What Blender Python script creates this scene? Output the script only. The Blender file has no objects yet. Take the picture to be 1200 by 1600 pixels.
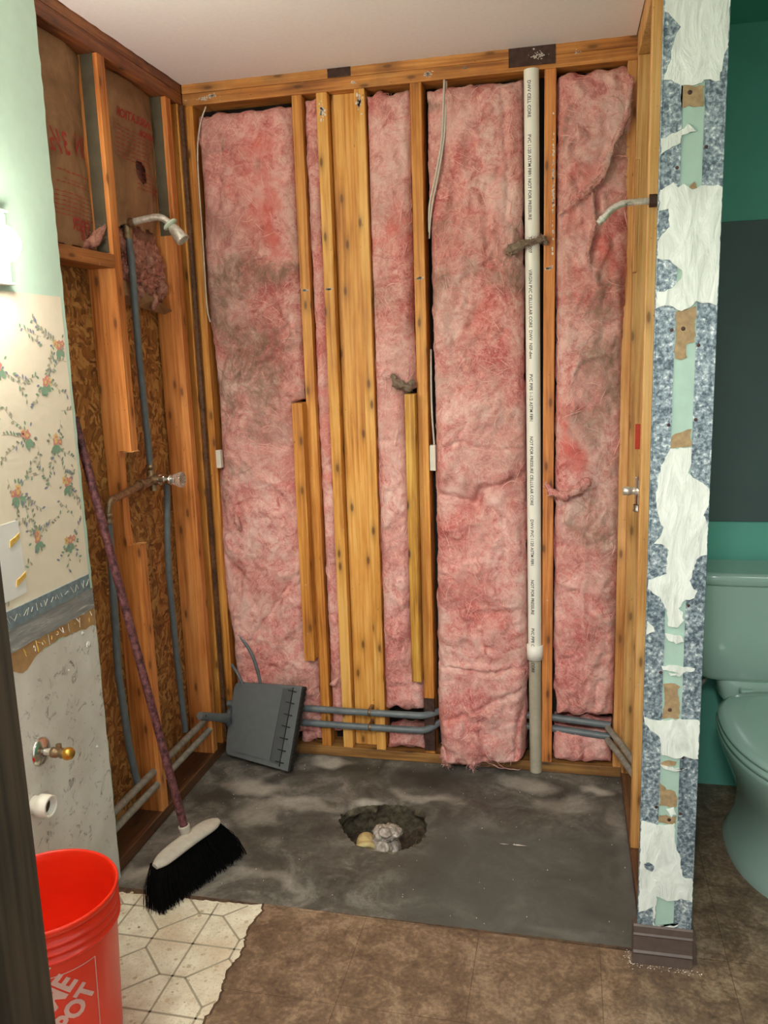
import bpy, bmesh, math, random
import numpy as np
from mathutils import Vector, Matrix

# ------------------------------------------------------------------ camera, world, lights, exposure
SC = bpy.context.scene
COL = SC.collection
R_, U_, F_ = (0.976, 0.214, -0.031), (-0.010, 0.187, 0.982), (-0.216, 0.959, -0.185)
cam_data = bpy.data.cameras.new('camera')
cam_data.sensor_fit = 'VERTICAL'
cam_data.sensor_height = 32.0
cam_data.sensor_width = 24.0
cam_data.lens = 32.0 * 1292.6 / 1600.0
cam_data.clip_start = 0.02
cam = bpy.data.objects.new('camera', cam_data)
COL.objects.link(cam)
rv = Vector(R_).normalized(); fv = Vector(F_).normalized(); uv_ = rv.cross(fv).normalized(); rv = fv.cross(uv_).normalized()
cam.matrix_world = Matrix(((rv.x, uv_.x, -fv.x, 1.2837), (rv.y, uv_.y, -fv.y, -2.7936), (rv.z, uv_.z, -fv.z, 1.4823), (0, 0, 0, 1)))
SC.camera = cam
SC.view_settings.view_transform = 'Standard'
SC.view_settings.look = 'None'
SC.view_settings.gamma = 1.0
SC.view_settings.use_curve_mapping = False
SC.view_settings.exposure = 0.0
world = bpy.data.worlds.new('world'); SC.world = world
world.use_nodes = True
world.node_tree.nodes['Background'].inputs[0].default_value = (0.95, 0.98, 1.0, 1)
WORLD_STRENGTH = 1.5
world.node_tree.nodes['Background'].inputs[1].default_value = WORLD_STRENGTH
BULB_STRENGTH = 88.0
HALL_FILL_POWER = 42.0
TOILET_POWER = 6.5

def area(name, loc, rot, size, power, color):
    d = bpy.data.lights.new(name, 'AREA'); d.shape = 'DISK'; d.size = size; d.energy = power; d.color = color
    o = bpy.data.objects.new(name, d); COL.objects.link(o); o.location = loc; o.rotation_euler = rot
    return o
area('hall_fill_light', (1.15, -3.3, 2.36), (math.radians(35), 0, 0), 0.45, HALL_FILL_POWER, (1.0, 0.98, 0.95))  # unseen lamp added behind the camera as even frontal fill
area('toilet_ceiling_light', (2.25, -1.75, 2.36), (0, 0, 0), 0.28, TOILET_POWER, (1.0, 0.98, 0.92))

W = 1.476          # shower alcove width between stud faces
H = 2.40
rnd = random.Random(7)

# ------------------------------------------------------------------ noise in numpy
_T = {}
def vn(x, y, seed=0):
    if seed not in _T: _T[seed] = np.random.RandomState(seed).rand(256, 256)
    t = _T[seed]; x = np.asarray(x, float); y = np.asarray(y, float)
    xi = np.floor(x).astype(int); yi = np.floor(y).astype(int); fx = x - xi; fy = y - yi
    fx = fx * fx * (3 - 2 * fx); fy = fy * fy * (3 - 2 * fy)
    a = t[xi & 255, yi & 255]; b = t[(xi + 1) & 255, yi & 255]; c = t[xi & 255, (yi + 1) & 255]; d = t[(xi + 1) & 255, (yi + 1) & 255]
    return (a * (1 - fx) + b * fx) * (1 - fy) + (c * (1 - fx) + d * fx) * fy
def fbm(x, y, o=4, seed=0, g=0.5):
    s = 0; a = 1; n = 0
    for i in range(o):
        s = s + a * vn(x * 2 ** i + 17.3 * i, y * 2 ** i + 9.1 * i, seed + i); n += a; a *= g
    return s / n
def ridged(x, y, o=3, seed=0):
    s = 0; a = 1; n = 0
    for i in range(o):
        s = s + a * (1 - np.abs(2 * vn(x * 2 ** i + 5.1 * i, y * 2 ** i + 3.7 * i, seed + i) - 1)); n += a; a *= 0.5
    return s / n
def poly_dist(x, y, pts):
    x = np.asarray(x, float); y = np.asarray(y, float); best = np.full(x.shape, 9.0)
    for (ax, ay), (bx, by) in zip(pts[:-1], pts[1:]):
        dx, dy = bx - ax, by - ay; L = dx * dx + dy * dy + 1e-12
        t = np.clip(((x - ax) * dx + (y - ay) * dy) / L, 0, 1)
        best = np.minimum(best, np.hypot(x - ax - t * dx, y - ay - t * dy))
    return best

# ------------------------------------------------------------------ mesh builder
class MB:
    def __init__(s): s.v = []; s.f = []; s.m = []; s.sm = []
    def add(s, verts, faces, m=0, smooth=False):
        o = len(s.v); s.v += [tuple(map(float, p)) for p in verts]
        for f in faces: s.f.append([i + o for i in f]); s.m.append(m); s.sm.append(smooth)
        return s
    def box(s, x0, x1, y0, y1, z0, z1, m=0, bev=0.0, jit=0.0):
        bm = bmesh.new(); bmesh.ops.create_cube(bm, size=1)
        for v in bm.verts:
            v.co = Vector(((x0 + x1) / 2 + v.co.x * (x1 - x0), (y0 + y1) / 2 + v.co.y * (y1 - y0), (z0 + z1) / 2 + v.co.z * (z1 - z0)))
        if bev > 0: bmesh.ops.bevel(bm, geom=list(bm.edges), offset=bev, segments=2, affect='EDGES', profile=0.5)
        s.bm(bm, m); bm.free(); return s
    def bm(s, bm, m=0, smooth=False):
        bm.verts.index_update()
        s.add([v.co[:] for v in bm.verts], [[v.index for v in f.verts] for f in bm.faces], m, smooth); return s
    def prism(s, pts, fn, t0, t1, m=0, side=None):
        """polygon pts (2d) mapped by fn(a, b, t) to 3d"""
        n = len(pts)
        vs = [fn(a, b, t1) for a, b in pts] + [fn(a, b, t0) for a, b in pts]
        s.add(vs, [list(range(n)), list(range(2 * n - 1, n - 1, -1))], m)
        s.add(vs, [[i, n + i, n + (i + 1) % n, (i + 1) % n] for i in range(n)], m if side is None else side); return s
    def tube(s, path, r, m=0, n=12, caps=True, smooth=True, radii=None):
        P = [Vector(p) for p in path]; k = len(P)
        up = Vector((0, 0, 1)); rings = []
        T = [(P[min(i + 1, k - 1)] - P[max(i - 1, 0)]).normalized() for i in range(k)]
        if abs(T[0].dot(up)) > 0.9: up = Vector((1, 0, 0))
        a = (up - T[0] * up.dot(T[0])).normalized()
        vs = []
        for i in range(k):
            a = (a - T[i] * a.dot(T[i])).normalized(); b = T[i].cross(a); rr = radii[i] if radii else r
            for j in range(n):
                th = 2 * math.pi * j / n; vs.append(P[i] + (a * math.cos(th) + b * math.sin(th)) * rr)
        fs = [[i * n + j, i * n + (j + 1) % n, (i + 1) * n + (j + 1) % n, (i + 1) * n + j] for i in range(k - 1) for j in range(n)]
        s.add(vs, fs, m, smooth)
        if caps: s.add(vs[:n], [list(range(n - 1, -1, -1))], m); s.add(vs[-n:], [list(range(n))], m)
        return s
    def lathe(s, prof, o=(0, 0, 0), axis=(0, 0, 1), n=40, m=0, smooth=True, scallop=0, amp=0.0):
        ax = Vector(axis).normalized(); t = Vector((1, 0, 0)) if abs(ax.x) < 0.9 else Vector((0, 0, 1))
        a = (t - ax * t.dot(ax)).normalized(); b = ax.cross(a); O = Vector(o); vs = []
        for r, h in prof:
            for j in range(n):
                th = 2 * math.pi * j / n; rr = r * (1 + amp * math.cos(scallop * th)) if scallop else r
                vs.append(O + ax * h + (a * math.cos(th) + b * math.sin(th)) * rr)
        k = len(prof)
        fs = [[i * n + j, i * n + (j + 1) % n, (i + 1) * n + (j + 1) % n, (i + 1) * n + j] for i in range(k - 1) for j in range(n)]
        s.add(vs, fs, m, smooth); return s
    def loft(s, rings, m=0, smooth=True, caps=True):
        n = len(rings[0]); vs = [p for r in rings for p in r]; k = len(rings)
        s.add(vs, [[i * n + j, i * n + (j + 1) % n, (i + 1) * n + (j + 1) % n, (i + 1) * n + j] for i in range(k - 1) for j in range(n)], m, smooth)
        if caps: s.add(rings[0], [list(range(n - 1, -1, -1))], m); s.add(rings[-1], [list(range(n))], m)
        return s

def _base(mb):
    a = np.array(mb.v); return Vector(((a[:, 0].min() + a[:, 0].max()) / 2, (a[:, 1].min() + a[:, 1].max()) / 2, a[:, 2].min()))
def world_loc(o):
    v = Vector(o.location)
    while o.parent: o = o.parent; v += Vector(o.location)
    return v
def link(name, mb, mats, parent=None, label=None, cat=None, group=None, kind=None, attrs=None, fixn=True):
    base = world_loc(parent) if parent else _base(mb)
    me = bpy.data.meshes.new(name)
    me.from_pydata([tuple(Vector(p) - base) for p in mb.v], [], mb.f)
    if not isinstance(mats, (list, tuple)): mats = [mats]
    for m in mats: me.materials.append(m)
    me.polygons.foreach_set('material_index', mb.m)
    me.polygons.foreach_set('use_smooth', mb.sm)
    if attrs:
        for k, arr in attrs.items():
            at = me.attributes.new(k, 'FLOAT', 'POINT'); at.data.foreach_set('value', np.asarray(arr, dtype=np.float32))
    me.update()
    if fixn:
        bm = bmesh.new(); bm.from_mesh(me); bmesh.ops.recalc_face_normals(bm, faces=bm.faces[:]); bm.to_mesh(me); bm.free()
    o = bpy.data.objects.new(name, me); COL.objects.link(o)
    if parent: o.parent = parent
    else: o.location = base
    if label: o['label'] = label
    if cat: o['category'] = cat
    if group: o['group'] = group
    if kind: o['kind'] = kind
    return o
def thing(name, label, cat, loc, group=None, kind=None):
    o = bpy.data.objects.new(name, None); o.empty_display_size = 0.05; COL.objects.link(o); o.location = loc
    if label: o['label'] = label
    if cat: o['category'] = cat
    if group: o['group'] = group
    if kind: o['kind'] = kind
    return o

_txt = {}
def text2d(s, size, width=1.0, offset=0.0, cuts=0):
    """flat letters as 2d vertices and faces, centred"""
    cu = bpy.data.curves.new('t', 'FONT'); cu.body = s; cu.size = size; cu.fill_mode = 'FRONT'; cu.offset = offset; cu.resolution_u = 3
    cu.align_x = 'CENTER'; cu.align_y = 'CENTER'
    ob = bpy.data.objects.new('t', cu); COL.objects.link(ob)
    dg = bpy.context.evaluated_depsgraph_get(); me = bpy.data.meshes.new_from_object(ob.evaluated_get(dg))
    bpy.data.objects.remove(ob); bpy.data.curves.remove(cu)
    bm = bmesh.new(); bm.from_mesh(me); bpy.data.meshes.remove(me)
    if cuts:
        xs = [v.co.x for v in bm.verts]; ys = [v.co.y for v in bm.verts]
        for ax, vals in ((0, xs), (1, ys)):
            a, b = min(vals), max(vals); k = int((b - a) / cuts) + 1
            for i in range(1, k):
                p = [0, 0, 0]; nn = [0, 0, 0]; p[ax] = a + (b - a) * i / k; nn[ax] = 1
                bmesh.ops.bisect_plane(bm, geom=bm.verts[:] + bm.edges[:] + bm.faces[:], plane_co=p, plane_no=nn)
    bm.verts.index_update()
    vs = [(v.co.x * width, v.co.y) for v in bm.verts]; fs = [[v.index for v in f.verts] for f in bm.faces]; bm.free()
    return vs, fs

# ------------------------------------------------------------------ materials
def srgb(r, g, b):
    f = lambda c: (c / 255 / 12.92) if c / 255 <= 0.04045 else ((c / 255 + 0.055) / 1.055) ** 2.4
    return (f(r), f(g), f(b), 1)
class NT:
    def __init__(s, name):
        s.mat = bpy.data.materials.new(name); s.mat.use_nodes = True; s.t = s.mat.node_tree; s.bsdf = s.t.nodes['Principled BSDF']
        s.tc = s.n('ShaderNodeTexCoord')
    def n(s, typ, **kw):
        nd = s.t.nodes.new(typ)
        for k, v in kw.items():
            if k[0] == '_': setattr(nd, k[1:], v)
            else:
                key = int(k[1:]) if (k[0] == 'i' and k[1:].isdigit()) else k.replace('__', ' ')
                sock = nd.inputs[key]
                if isinstance(v, bpy.types.NodeSocket): s.t.links.new(v, sock)
                else: sock.default_value = v
        return nd
    def obj(s, scale=(1, 1, 1), rnd_off=0.0):
        v = s.tc.outputs['Object']
        if rnd_off:
            oi = s.n('ShaderNodeObjectInfo'); m = s.n('ShaderNodeMath', _operation='MULTIPLY', i0=oi.outputs['Random'], i1=rnd_off)
            v = s.n('ShaderNodeVectorMath', _operation='ADD', i0=v, i1=m.outputs[0]).outputs[0]
        return s.n('ShaderNodeMapping', Vector=v, Scale=scale).outputs[0]
    def noise(s, vec, scale, detail=4, rough=0.55, dist=0.0):
        return s.n('ShaderNodeTexNoise', Vector=vec, Scale=scale, Detail=detail, Roughness=rough, Distortion=dist)
    def ramp(s, fac, stops, interp='LINEAR'):
        r = s.n('ShaderNodeValToRGB', Fac=fac); cr = r.color_ramp; cr.interpolation = interp
        while len(cr.elements) < len(stops): cr.elements.new(0.5)
        for e, (p, c) in zip(cr.elements, stops):
            e.position = p; e.color = c if len(c) == 4 else (*c, 1)
        return r.outputs[0]
    def mix(s, fac, a, b, mode='MIX'):
        m = s.n('ShaderNodeMix', _data_type='RGBA', _blend_type=mode)
        for k, v in ((0, fac), (6, a), (7, b)):
            if isinstance(v, bpy.types.NodeSocket): s.t.links.new(v, m.inputs[k])
            else: m.inputs[k].default_value = v
        return m.outputs[2]
    def math(s, op, a, b=0.0, clamp=False):
        return s.n('ShaderNodeMath', _operation=op, _use_clamp=clamp, i0=a, i1=b).outputs[0]
    def attr(s, name): return s.n('ShaderNodeAttribute', _attribute_name=name).outputs['Fac']
    def bump(s, h, strength=0.3, dist=0.002):
        b = s.n('ShaderNodeBump', Strength=strength, Distance=dist, Height=h); s.t.links.new(b.outputs[0], s.bsdf.inputs['Normal'])
    def out(s, color, rough=0.6, metal=0.0, **kw):
        for k, v in (('Base Color', color), ('Roughness', rough), ('Metallic', metal), *[(a.replace('_', ' '), b) for a, b in kw.items()]):
            if isinstance(v, bpy.types.NodeSocket): s.t.links.new(v, s.bsdf.inputs[k])
            else: s.bsdf.inputs[k].default_value = v
        return s.mat

def simple(name, col, rough=0.6, metal=0.0, var=0.12, scale=20, bump=0.0, **kw):
    t = NT(name); n = t.noise(t.obj(), scale, 5)
    c = t.ramp(n.outputs[0], [(0.3, tuple(x * (1 - var) for x in col[:3])), (0.7, tuple(min(1, x * (1 + var)) for x in col[:3]))])
    if bump: t.bump(n.outputs[0], bump, 0.002)
    return t.out(c, rough, metal, **kw)

def wood(name, light, mid, dark, axis=2, knots=0.8, rough=0.55, dirt=0.0):
    t = NT(name)
    def sc(a, b):
        r = [a, a, a]; r[axis] = b; return tuple(r)
    v = t.obj(sc(1, 1), 37.0)
    w = t.noise(t.obj(sc(6, 1.2), 37.0), 1.0, 3, 0.5)
    warp = t.n('ShaderNodeVectorMath', _operation='MULTIPLY', i0=w.outputs['Color'], i1=sc(0.012, 0.0)).outputs[0]
    v2 = t.n('ShaderNodeVectorMath', _operation='ADD', i0=v, i1=warp).outputs[0]
    g = t.noise(t.n('ShaderNodeMapping', Vector=v2, Scale=sc(110, 3.0)).outputs[0], 1.0, 5, 0.6)
    broad = t.noise(t.n('ShaderNodeMapping', Vector=v2, Scale=sc(9, 2.0)).outputs[0], 1.0, 4, 0.6)
    f = t.math('ADD', t.math('MULTIPLY', g.outputs[0], 0.55), t.math('MULTIPLY', broad.outputs[0], 0.55))
    c = t.ramp(f, [(0.40, dark), (0.53, mid), (0.66, light)])
    nick = t.noise(t.n('ShaderNodeMapping', Vector=v2, Scale=sc(150, 60)).outputs[0], 1.0, 2, 0.5).outputs[0]
    c = t.mix(t.ramp(nick, [(0.73, (0, 0, 0)), (0.77, (0.75, 0.75, 0.75))]), c, tuple(x * 0.25 for x in dark[:3]) + (1,))
    xyz = t.n('ShaderNodeSeparateXYZ', Vector=v2); o_ = [i for i in range(3) if i != axis]
    kx = t.math('MULTIPLY', t.math('ADD', xyz.outputs[o_[0]], xyz.outputs[o_[1]]), 13.0); ky = t.math('MULTIPLY', xyz.outputs[axis], 4.5)
    kv = t.n('ShaderNodeTexVoronoi', _voronoi_dimensions='2D', Vector=t.n('ShaderNodeCombineXYZ', X=kx, Y=ky).outputs[0], Scale=1.0, Randomness=1.0)
    k = t.ramp(kv.outputs['Distance'], [(0.0, (1, 1, 1)), (0.045, (0.95, 0.95, 0.95)), (0.085, (0.35, 0.35, 0.35)), (0.16, (0.12, 0.12, 0.12)), (0.24, (0, 0, 0))])
    c = t.mix(t.math('MULTIPLY', k, knots), c, tuple(x * 0.32 for x in dark[:3]) + (1,))
    if dirt:
        dn = t.noise(t.obj((1, 1, 1), 11.0), 7, 6, 0.65)
        c = t.mix(t.ramp(dn.outputs[0], [(0.45, (0, 0, 0)), (0.7, (dirt, dirt, dirt))]), c, (0.045, 0.028, 0.018, 1))
    fl = t.noise(t.obj((1, 1, 1), 5.0), 60, 2, 0.5)
    c = t.mix(t.ramp(fl.outputs[0], [(0.76, (0, 0, 0)), (0.80, (0.7, 0.7, 0.7))]), c, (0.62, 0.55, 0.45, 1))
    t.bump(g.outputs[0], 0.25, 0.0015)
    return t.out(c, rough)

M = {}
M['stud'] = wood('amber_pine', srgb(228, 166, 82), srgb(198, 128, 50), srgb(142, 82, 28))
M['stud_gold'] = wood('golden_pine', srgb(238, 186, 104), srgb(215, 152, 66), srgb(170, 105, 38), knots=0.9)
M['stud_orange'] = wood('orange_pine', srgb(230, 158, 90), srgb(206, 128, 62), srgb(150, 82, 34))
M['stud_pale'] = wood('pale_pine', srgb(226, 178, 116), srgb(206, 152, 88), srgb(170, 112, 54))
M['treated'] = wood('yellow_grained_board', srgb(232, 190, 96), srgb(196, 140, 50), srgb(120, 72, 20), knots=1.0)
M['plate_x'] = wood('plate_pine_x', srgb(222, 160, 88), srgb(196, 128, 58), srgb(146, 86, 34), axis=0, dirt=0.35)
M['plate_y'] = wood('plate_pine_y', srgb(168, 106, 60), srgb(136, 76, 40), srgb(84, 44, 24), axis=1, dirt=0.6)
M['plate_floor'] = wood('dusty_floor_plate', srgb(120, 84, 54), srgb(92, 60, 38), srgb(58, 36, 24), axis=1, dirt=0.5)
M['plate_back'] = wood('back_floor_plate', srgb(168, 124, 66), srgb(134, 92, 44), srgb(84, 54, 28), axis=0, dirt=0.4)
M['block'] = wood('block_pine', srgb(190, 128, 70), srgb(160, 100, 50), srgb(110, 64, 30), axis=1)
M['dark_wood'] = wood('dark_stained_wood', srgb(60, 46, 32), srgb(40, 30, 20), srgb(22, 16, 11), knots=0.0, rough=0.5)

def m_osb():
    t = NT('osb_sheathing'); v = t.obj()
    nz = t.noise(v, 5, 3); off = t.n('ShaderNodeVectorMath', _operation='MULTIPLY', i0=nz.outputs['Color'], i1=(0.25, 0.25, 0.25)).outputs[0]
    v1 = t.n('ShaderNodeVectorMath', _operation='ADD', i0=v, i1=off).outputs[0]
    cols = [(0.0, srgb(92, 50, 22)), (0.35, srgb(146, 92, 42)), (0.65, srgb(182, 124, 62)), (0.9, srgb(216, 166, 96))]
    va = t.n('ShaderNodeTexVoronoi', Vector=t.n('ShaderNodeMapping', Vector=v1, Scale=(75, 75, 20), Rotation=(0.35, 0, 0)).outputs[0], Scale=1.0, Randomness=1.0)
    vb = t.n('ShaderNodeTexVoronoi', Vector=t.n('ShaderNodeMapping', Vector=v1, Scale=(32, 32, 85), Rotation=(0.7, 0.2, 0)).outputs[0], Scale=1.0, Randomness=1.0)
    sa = t.n('ShaderNodeSeparateColor', Color=va.outputs['Color']).outputs[0]; sb = t.n('ShaderNodeSeparateColor', Color=vb.outputs['Color']).outputs[1]
    pick = t.ramp(t.noise(v, 22, 2).outputs[0], [(0.48, (0, 0, 0)), (0.52, (1, 1, 1))])
    f = t.mix(pick, sa, sb)
    c = t.ramp(f, cols)
    g = t.noise(t.n('ShaderNodeMapping', Vector=v1, Scale=(160, 160, 30)).outputs[0], 1, 3)
    c = t.mix(0.35, c, t.ramp(g.outputs[0], [(0.3, srgb(80, 44, 18)), (0.7, srgb(180, 125, 60))]))
    t.bump(f, 0.4, 0.002); return t.out(c, 0.7)
M['osb'] = m_osb()

def m_fibre(name, pale, mid, deep, dirtc):
    t = NT(name); v = t.obj()
    big = t.noise(v, 4.5, 4, 0.6, 0.6).outputs[0]
    med = t.noise(v, 16, 8, 0.68, 1.6).outputs[0]
    fine = t.noise(v, 48, 8, 0.72, 3.0).outputs[0]
    f = t.math('ADD', t.math('ADD', t.math('MULTIPLY', big, 0.45), t.math('MULTIPLY', med, 0.35)), t.math('MULTIPLY', fine, 0.25))
    c = t.ramp(f, [(0.42, deep), (0.51, mid), (0.60, pale)])
    c = t.mix(t.math('MULTIPLY', t.ramp(fine, [(0.50, (0, 0, 0)), (0.66, (1, 1, 1))]), 0.45), c, pale)
    c = t.mix(t.math('MULTIPLY', t.ramp(med, [(0.30, (1, 1, 1)), (0.44, (0, 0, 0))]), 0.5), c, tuple(x * .75 for x in deep[:3]) + (1,))
    dusty = t.noise(v, 3.2, 6, 0.62, 1.0).outputs[0]
    c = t.mix(t.ramp(dusty, [(0.46, (0, 0, 0)), (0.66, (0.55, 0.55, 0.55))]), c, tuple(a * .5 + b * .5 for a, b in zip(dirtc[:3], pale[:3])) + (1,))
    hot = t.attr('hot'); c = t.mix(t.math('MULTIPLY', hot, 0.85, True), c, srgb(218, 98, 90))
    streak = t.noise(t.n('ShaderNodeMapping', Vector=v, Scale=(1, 1, .6), Rotation=(0, .5, 0)).outputs[0], 26, 8, 0.75, 2.4).outputs[0]
    d = t.math('MULTIPLY', t.attr('dirt'), t.n('ShaderNodeMapRange', Value=streak, i1=.36, i2=.62, i3=.25, i4=1.15).outputs[0], True)
    c = t.mix(d, c, dirtc)
    lt = t.attr('pale'); c = t.mix(t.math('MULTIPLY', lt, 0.7, True), c, pale)
    # black grit specks
    gr = t.noise(v, 190, 2, 0.5).outputs[0]
    c = t.mix(t.ramp(gr, [(0.72, (0, 0, 0)), (0.76, (0.7, 0.7, 0.7))]), c, srgb(70, 48, 40))
    h = t.math('ADD', t.math('MULTIPLY', med, 0.6), t.math('MULTIPLY', fine, 0.5))
    t.bump(h, 0.7, 0.008)
    return t.out(c, 1.0, 0.0, Specular_IOR_Level=0.1)
M['fibre'] = m_fibre('pink_fibreglass', srgb(244, 206, 196), srgb(224, 154, 146), srgb(194, 100, 98), srgb(134, 112, 94))
M['fibre_old'] = m_fibre('dusty_fibreglass', srgb(220, 168, 146), srgb(184, 126, 110), srgb(116, 68, 60), srgb(84, 66, 52))
M['fibre_grey'] = simple('grey_fibre_clump', srgb(128, 112, 94), 1.0, 0, 0.3, 60, 0.5)
M['strand'] = simple('pink_strands', srgb(240, 190, 180), 1.0, 0, 0.15, 30)
M['strand_dirty'] = simple('dusty_strands', srgb(170, 140, 124), 1.0, 0, 0.15, 30)
M['strand_red'] = simple('rose_strands', srgb(232, 160, 152), 1.0, 0, 0.15, 30)

def m_kraft():
    t = NT('kraft_paper'); v = t.obj()
    a = t.noise(v, 6, 5, 0.6, 0.8).outputs[0]; b = t.noise(v, 60, 4).outputs[0]
    c = t.ramp(a, [(0.3, srgb(120, 88, 58)), (0.5, srgb(154, 116, 80)), (0.7, srgb(184, 146, 106))])
    c = t.mix(0.15, c, t.ramp(b, [(0.3, srgb(80, 50, 34)), (0.7, srgb(170, 130, 90))]))
    t.bump(a, 0.5, 0.01); return t.out(c, 0.75)
M['kraft'] = m_kraft()
M['flange_shade'] = simple('shade_olive_paper', srgb(92, 84, 66), 0.9, 0, 0.3, 14)  # shade on the upper stud sides put into the flange colour
M['red_ink'] = simple('faded_red_ink', srgb(170, 58, 44), 0.8, 0, 0.25, 80)

def m_concrete():
    t = NT('damp_concrete'); v = t.obj()
    a = t.noise(v, 6, 9, 0.68, 1.0).outputs[0]; b = t.noise(v, 70, 6, 0.75).outputs[0]
    f = t.math('ADD', t.math('MULTIPLY', a, 0.75), t.math('MULTIPLY', b, 0.25))
    c = t.ramp(f, [(0.38, srgb(64, 62, 57)), (0.5, srgb(92, 90, 83)), (0.62, srgb(132, 129, 121))])
    c = t.mix(t.attr('damp'), c, srgb(58, 55, 48))
    lt = t.math('MULTIPLY', t.attr('dust'), t.math('ADD', 0.5, b), True)
    c = t.mix(lt, c, srgb(178, 174, 164))
    smooth = t.attr('trowel'); c = t.mix(t.math('MULTIPLY', smooth, 0.75), c, srgb(80, 81, 76))
    sp = t.noise(v, 240, 1, 0.5).outputs[0]
    c = t.mix(t.ramp(sp, [(0.77, (0, 0, 0)), (0.80, (0.6, 0.6, 0.6))]), c, srgb(190, 180, 160))
    t.bump(f, 0.35, 0.004)
    return t.out(c, t.ramp(a, [(0.3, (0.45,) * 3), (0.7, (0.75,) * 3)]))
M['concrete'] = m_concrete()
M['rubble'] = simple('broken_concrete', srgb(96, 88, 70), 0.95, 0, 0.75, 45, 1.0)
M['dirt'] = simple('dark_dirt', srgb(70, 56, 42), 1.0, 0, 0.5, 60, 1.0)

def m_vinyl():
    t = NT('brown_vinyl_tile'); v = t.tc.outputs['Object']
    geo = t.n('ShaderNodeNewGeometry'); p = geo.outputs['Position']
    a = t.noise(p, 14, 8, 0.7, 0.6).outputs[0]; b = t.noise(p, 90, 5, 0.7).outputs[0]; big = t.noise(p, 3, 4).outputs[0]
    f = t.math('ADD', t.math('MULTIPLY', a, 0.55), t.math('ADD', t.math('MULTIPLY', b, 0.3), t.math('MULTIPLY', big, 0.15)))
    c = t.ramp(f, [(0.38, srgb(78, 62, 50)), (0.5, srgb(114, 93, 74)), (0.60, srgb(152, 130, 106))])
    s = t.n('ShaderNodeSeparateXYZ', Vector=p)
    ln = None
    for k, off in ((0, 0.783 - 3.05), (1, -1.169 - 3.05)):
        q = t.math('FRACT', t.math('DIVIDE', t.math('SUBTRACT', s.outputs[k], off), 0.3035))
        d = t.math('ABSOLUTE', t.math('SUBTRACT', q, 0.5))
        l = t.math('GREATER_THAN', d, 0.4965); ln = l if ln is None else t.math('MAXIMUM', ln, l)
    c = t.mix(t.math('MULTIPLY', ln, 0.55), c, srgb(62, 44, 32))
    sp = t.noise(p, 130, 2).outputs[0]
    c = t.mix(t.ramp(sp, [(0.76, (0, 0, 0)), (0.8, (0.5, 0.5, 0.5))]), c, srgb(200, 185, 165))
    dk = t.noise(p, 6, 6, 0.75).outputs[0]; c = t.mix(t.ramp(dk, [(0.62, (0, 0, 0)), (0.72, (0.5, 0.5, 0.5))]), c, srgb(64, 44, 32))
    t.bump(f, 0.15, 0.001); return t.out(c, 0.42)
M['vinyl'] = m_vinyl()
def m_lino():
    t = NT('cream_linoleum'); p = t.n('ShaderNodeNewGeometry').outputs['Position']
    a = t.noise(p, 20, 6, 0.7).outputs[0]; b = t.noise(p, 150, 3).outputs[0]; big = t.noise(p, 5, 3).outputs[0]
    c = t.ramp(a, [(0.35, srgb(216, 206, 182)), (0.6, srgb(240, 236, 216))])
    c = t.mix(t.math('MULTIPLY', t.ramp(b, [(0.55, (0, 0, 0)), (0.68, (1, 1, 1))]), 0.4), c, srgb(160, 138, 108))
    c = t.mix(t.ramp(big, [(0.5, (0, 0, 0)), (0.7, (0.6, 0.6, 0.6))]), c, srgb(190, 160, 124))
    return t.out(c, 0.4)
M['lino'] = m_lino()
M['lino_line'] = simple('grey_pattern_line', srgb(168, 160, 138), 0.5)
M['lino_motif'] = simple('taupe_pattern_motif', srgb(200, 184, 154), 0.5, 0, 0.15, 90)
M['mastic'] = simple('dark_mastic_edge', srgb(86, 66, 48), 0.8, 0, 0.5, 60, 0.6)
M['ceiling'] = simple('ceiling_paint', srgb(250, 243, 244), 0.9, 0, 0.03, 90, 0.1)
M['teal'] = simple('teal_wall_paint', srgb(98, 170, 152), 0.6, 0, 0.05, 12)
M['teal_dark'] = simple('slate_panel_face', srgb(72, 88, 86), 0.5, 0, 0.05, 8)
M['mint'] = simple('mint_wall_paint', srgb(200, 230, 214), 0.7, 0, 0.03, 30, 0.15)
M['mint_board'] = simple('green_gypsum_face', srgb(162, 190, 176), 0.85, 0, 0.06, 25)
M['gypsum'] = simple('white_gypsum_edge', srgb(226, 222, 212), 0.9, 0, 0.06, 80, 0.4)
M['gypsum_smooth'] = simple('bright_white_backing', srgb(240, 240, 238), 0.8, 0, 0.02, 20)
M['wallpaper'] = simple('cream_wallpaper', srgb(244, 234, 214), 0.8, 0, 0.03, 25, 0.2)
M['pink'] = simple('wallpaper_pink', srgb(222, 150, 138), 0.8, 0, 0.15, 260)
M['yellow'] = simple('wallpaper_yellow', srgb(232, 200, 132), 0.8, 0, 0.12, 260)
M['green'] = simple('wallpaper_green', srgb(138, 172, 146), 0.8, 0, 0.12, 260)
M['blue'] = simple('wallpaper_blue', srgb(140, 146, 172), 0.8, 0, 0.12, 260)
M['sage'] = simple('wallpaper_sage', srgb(146, 156, 134), 0.8, 0, 0.1, 100)
M['vine'] = simple('wallpaper_vine', srgb(178, 176, 156), 0.8, 0, 0.1, 100)
def m_dirtywall():
    t = NT('grimy_white_wall'); v = t.obj()
    a = t.noise(v, 5, 6, 0.6).outputs[0]; b = t.noise(v, 26, 8, 0.75, 1.0).outputs[0]
    c = t.ramp(a, [(0.35, srgb(218, 214, 204)), (0.6, srgb(238, 237, 230))])
    c = t.mix(t.ramp(b, [(0.56, (0, 0, 0)), (0.66, (0.75, 0.75, 0.75))]), c, srgb(88, 82, 68))
    return t.out(c, 0.6)
M['dirtywall'] = m_dirtywall()
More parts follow.
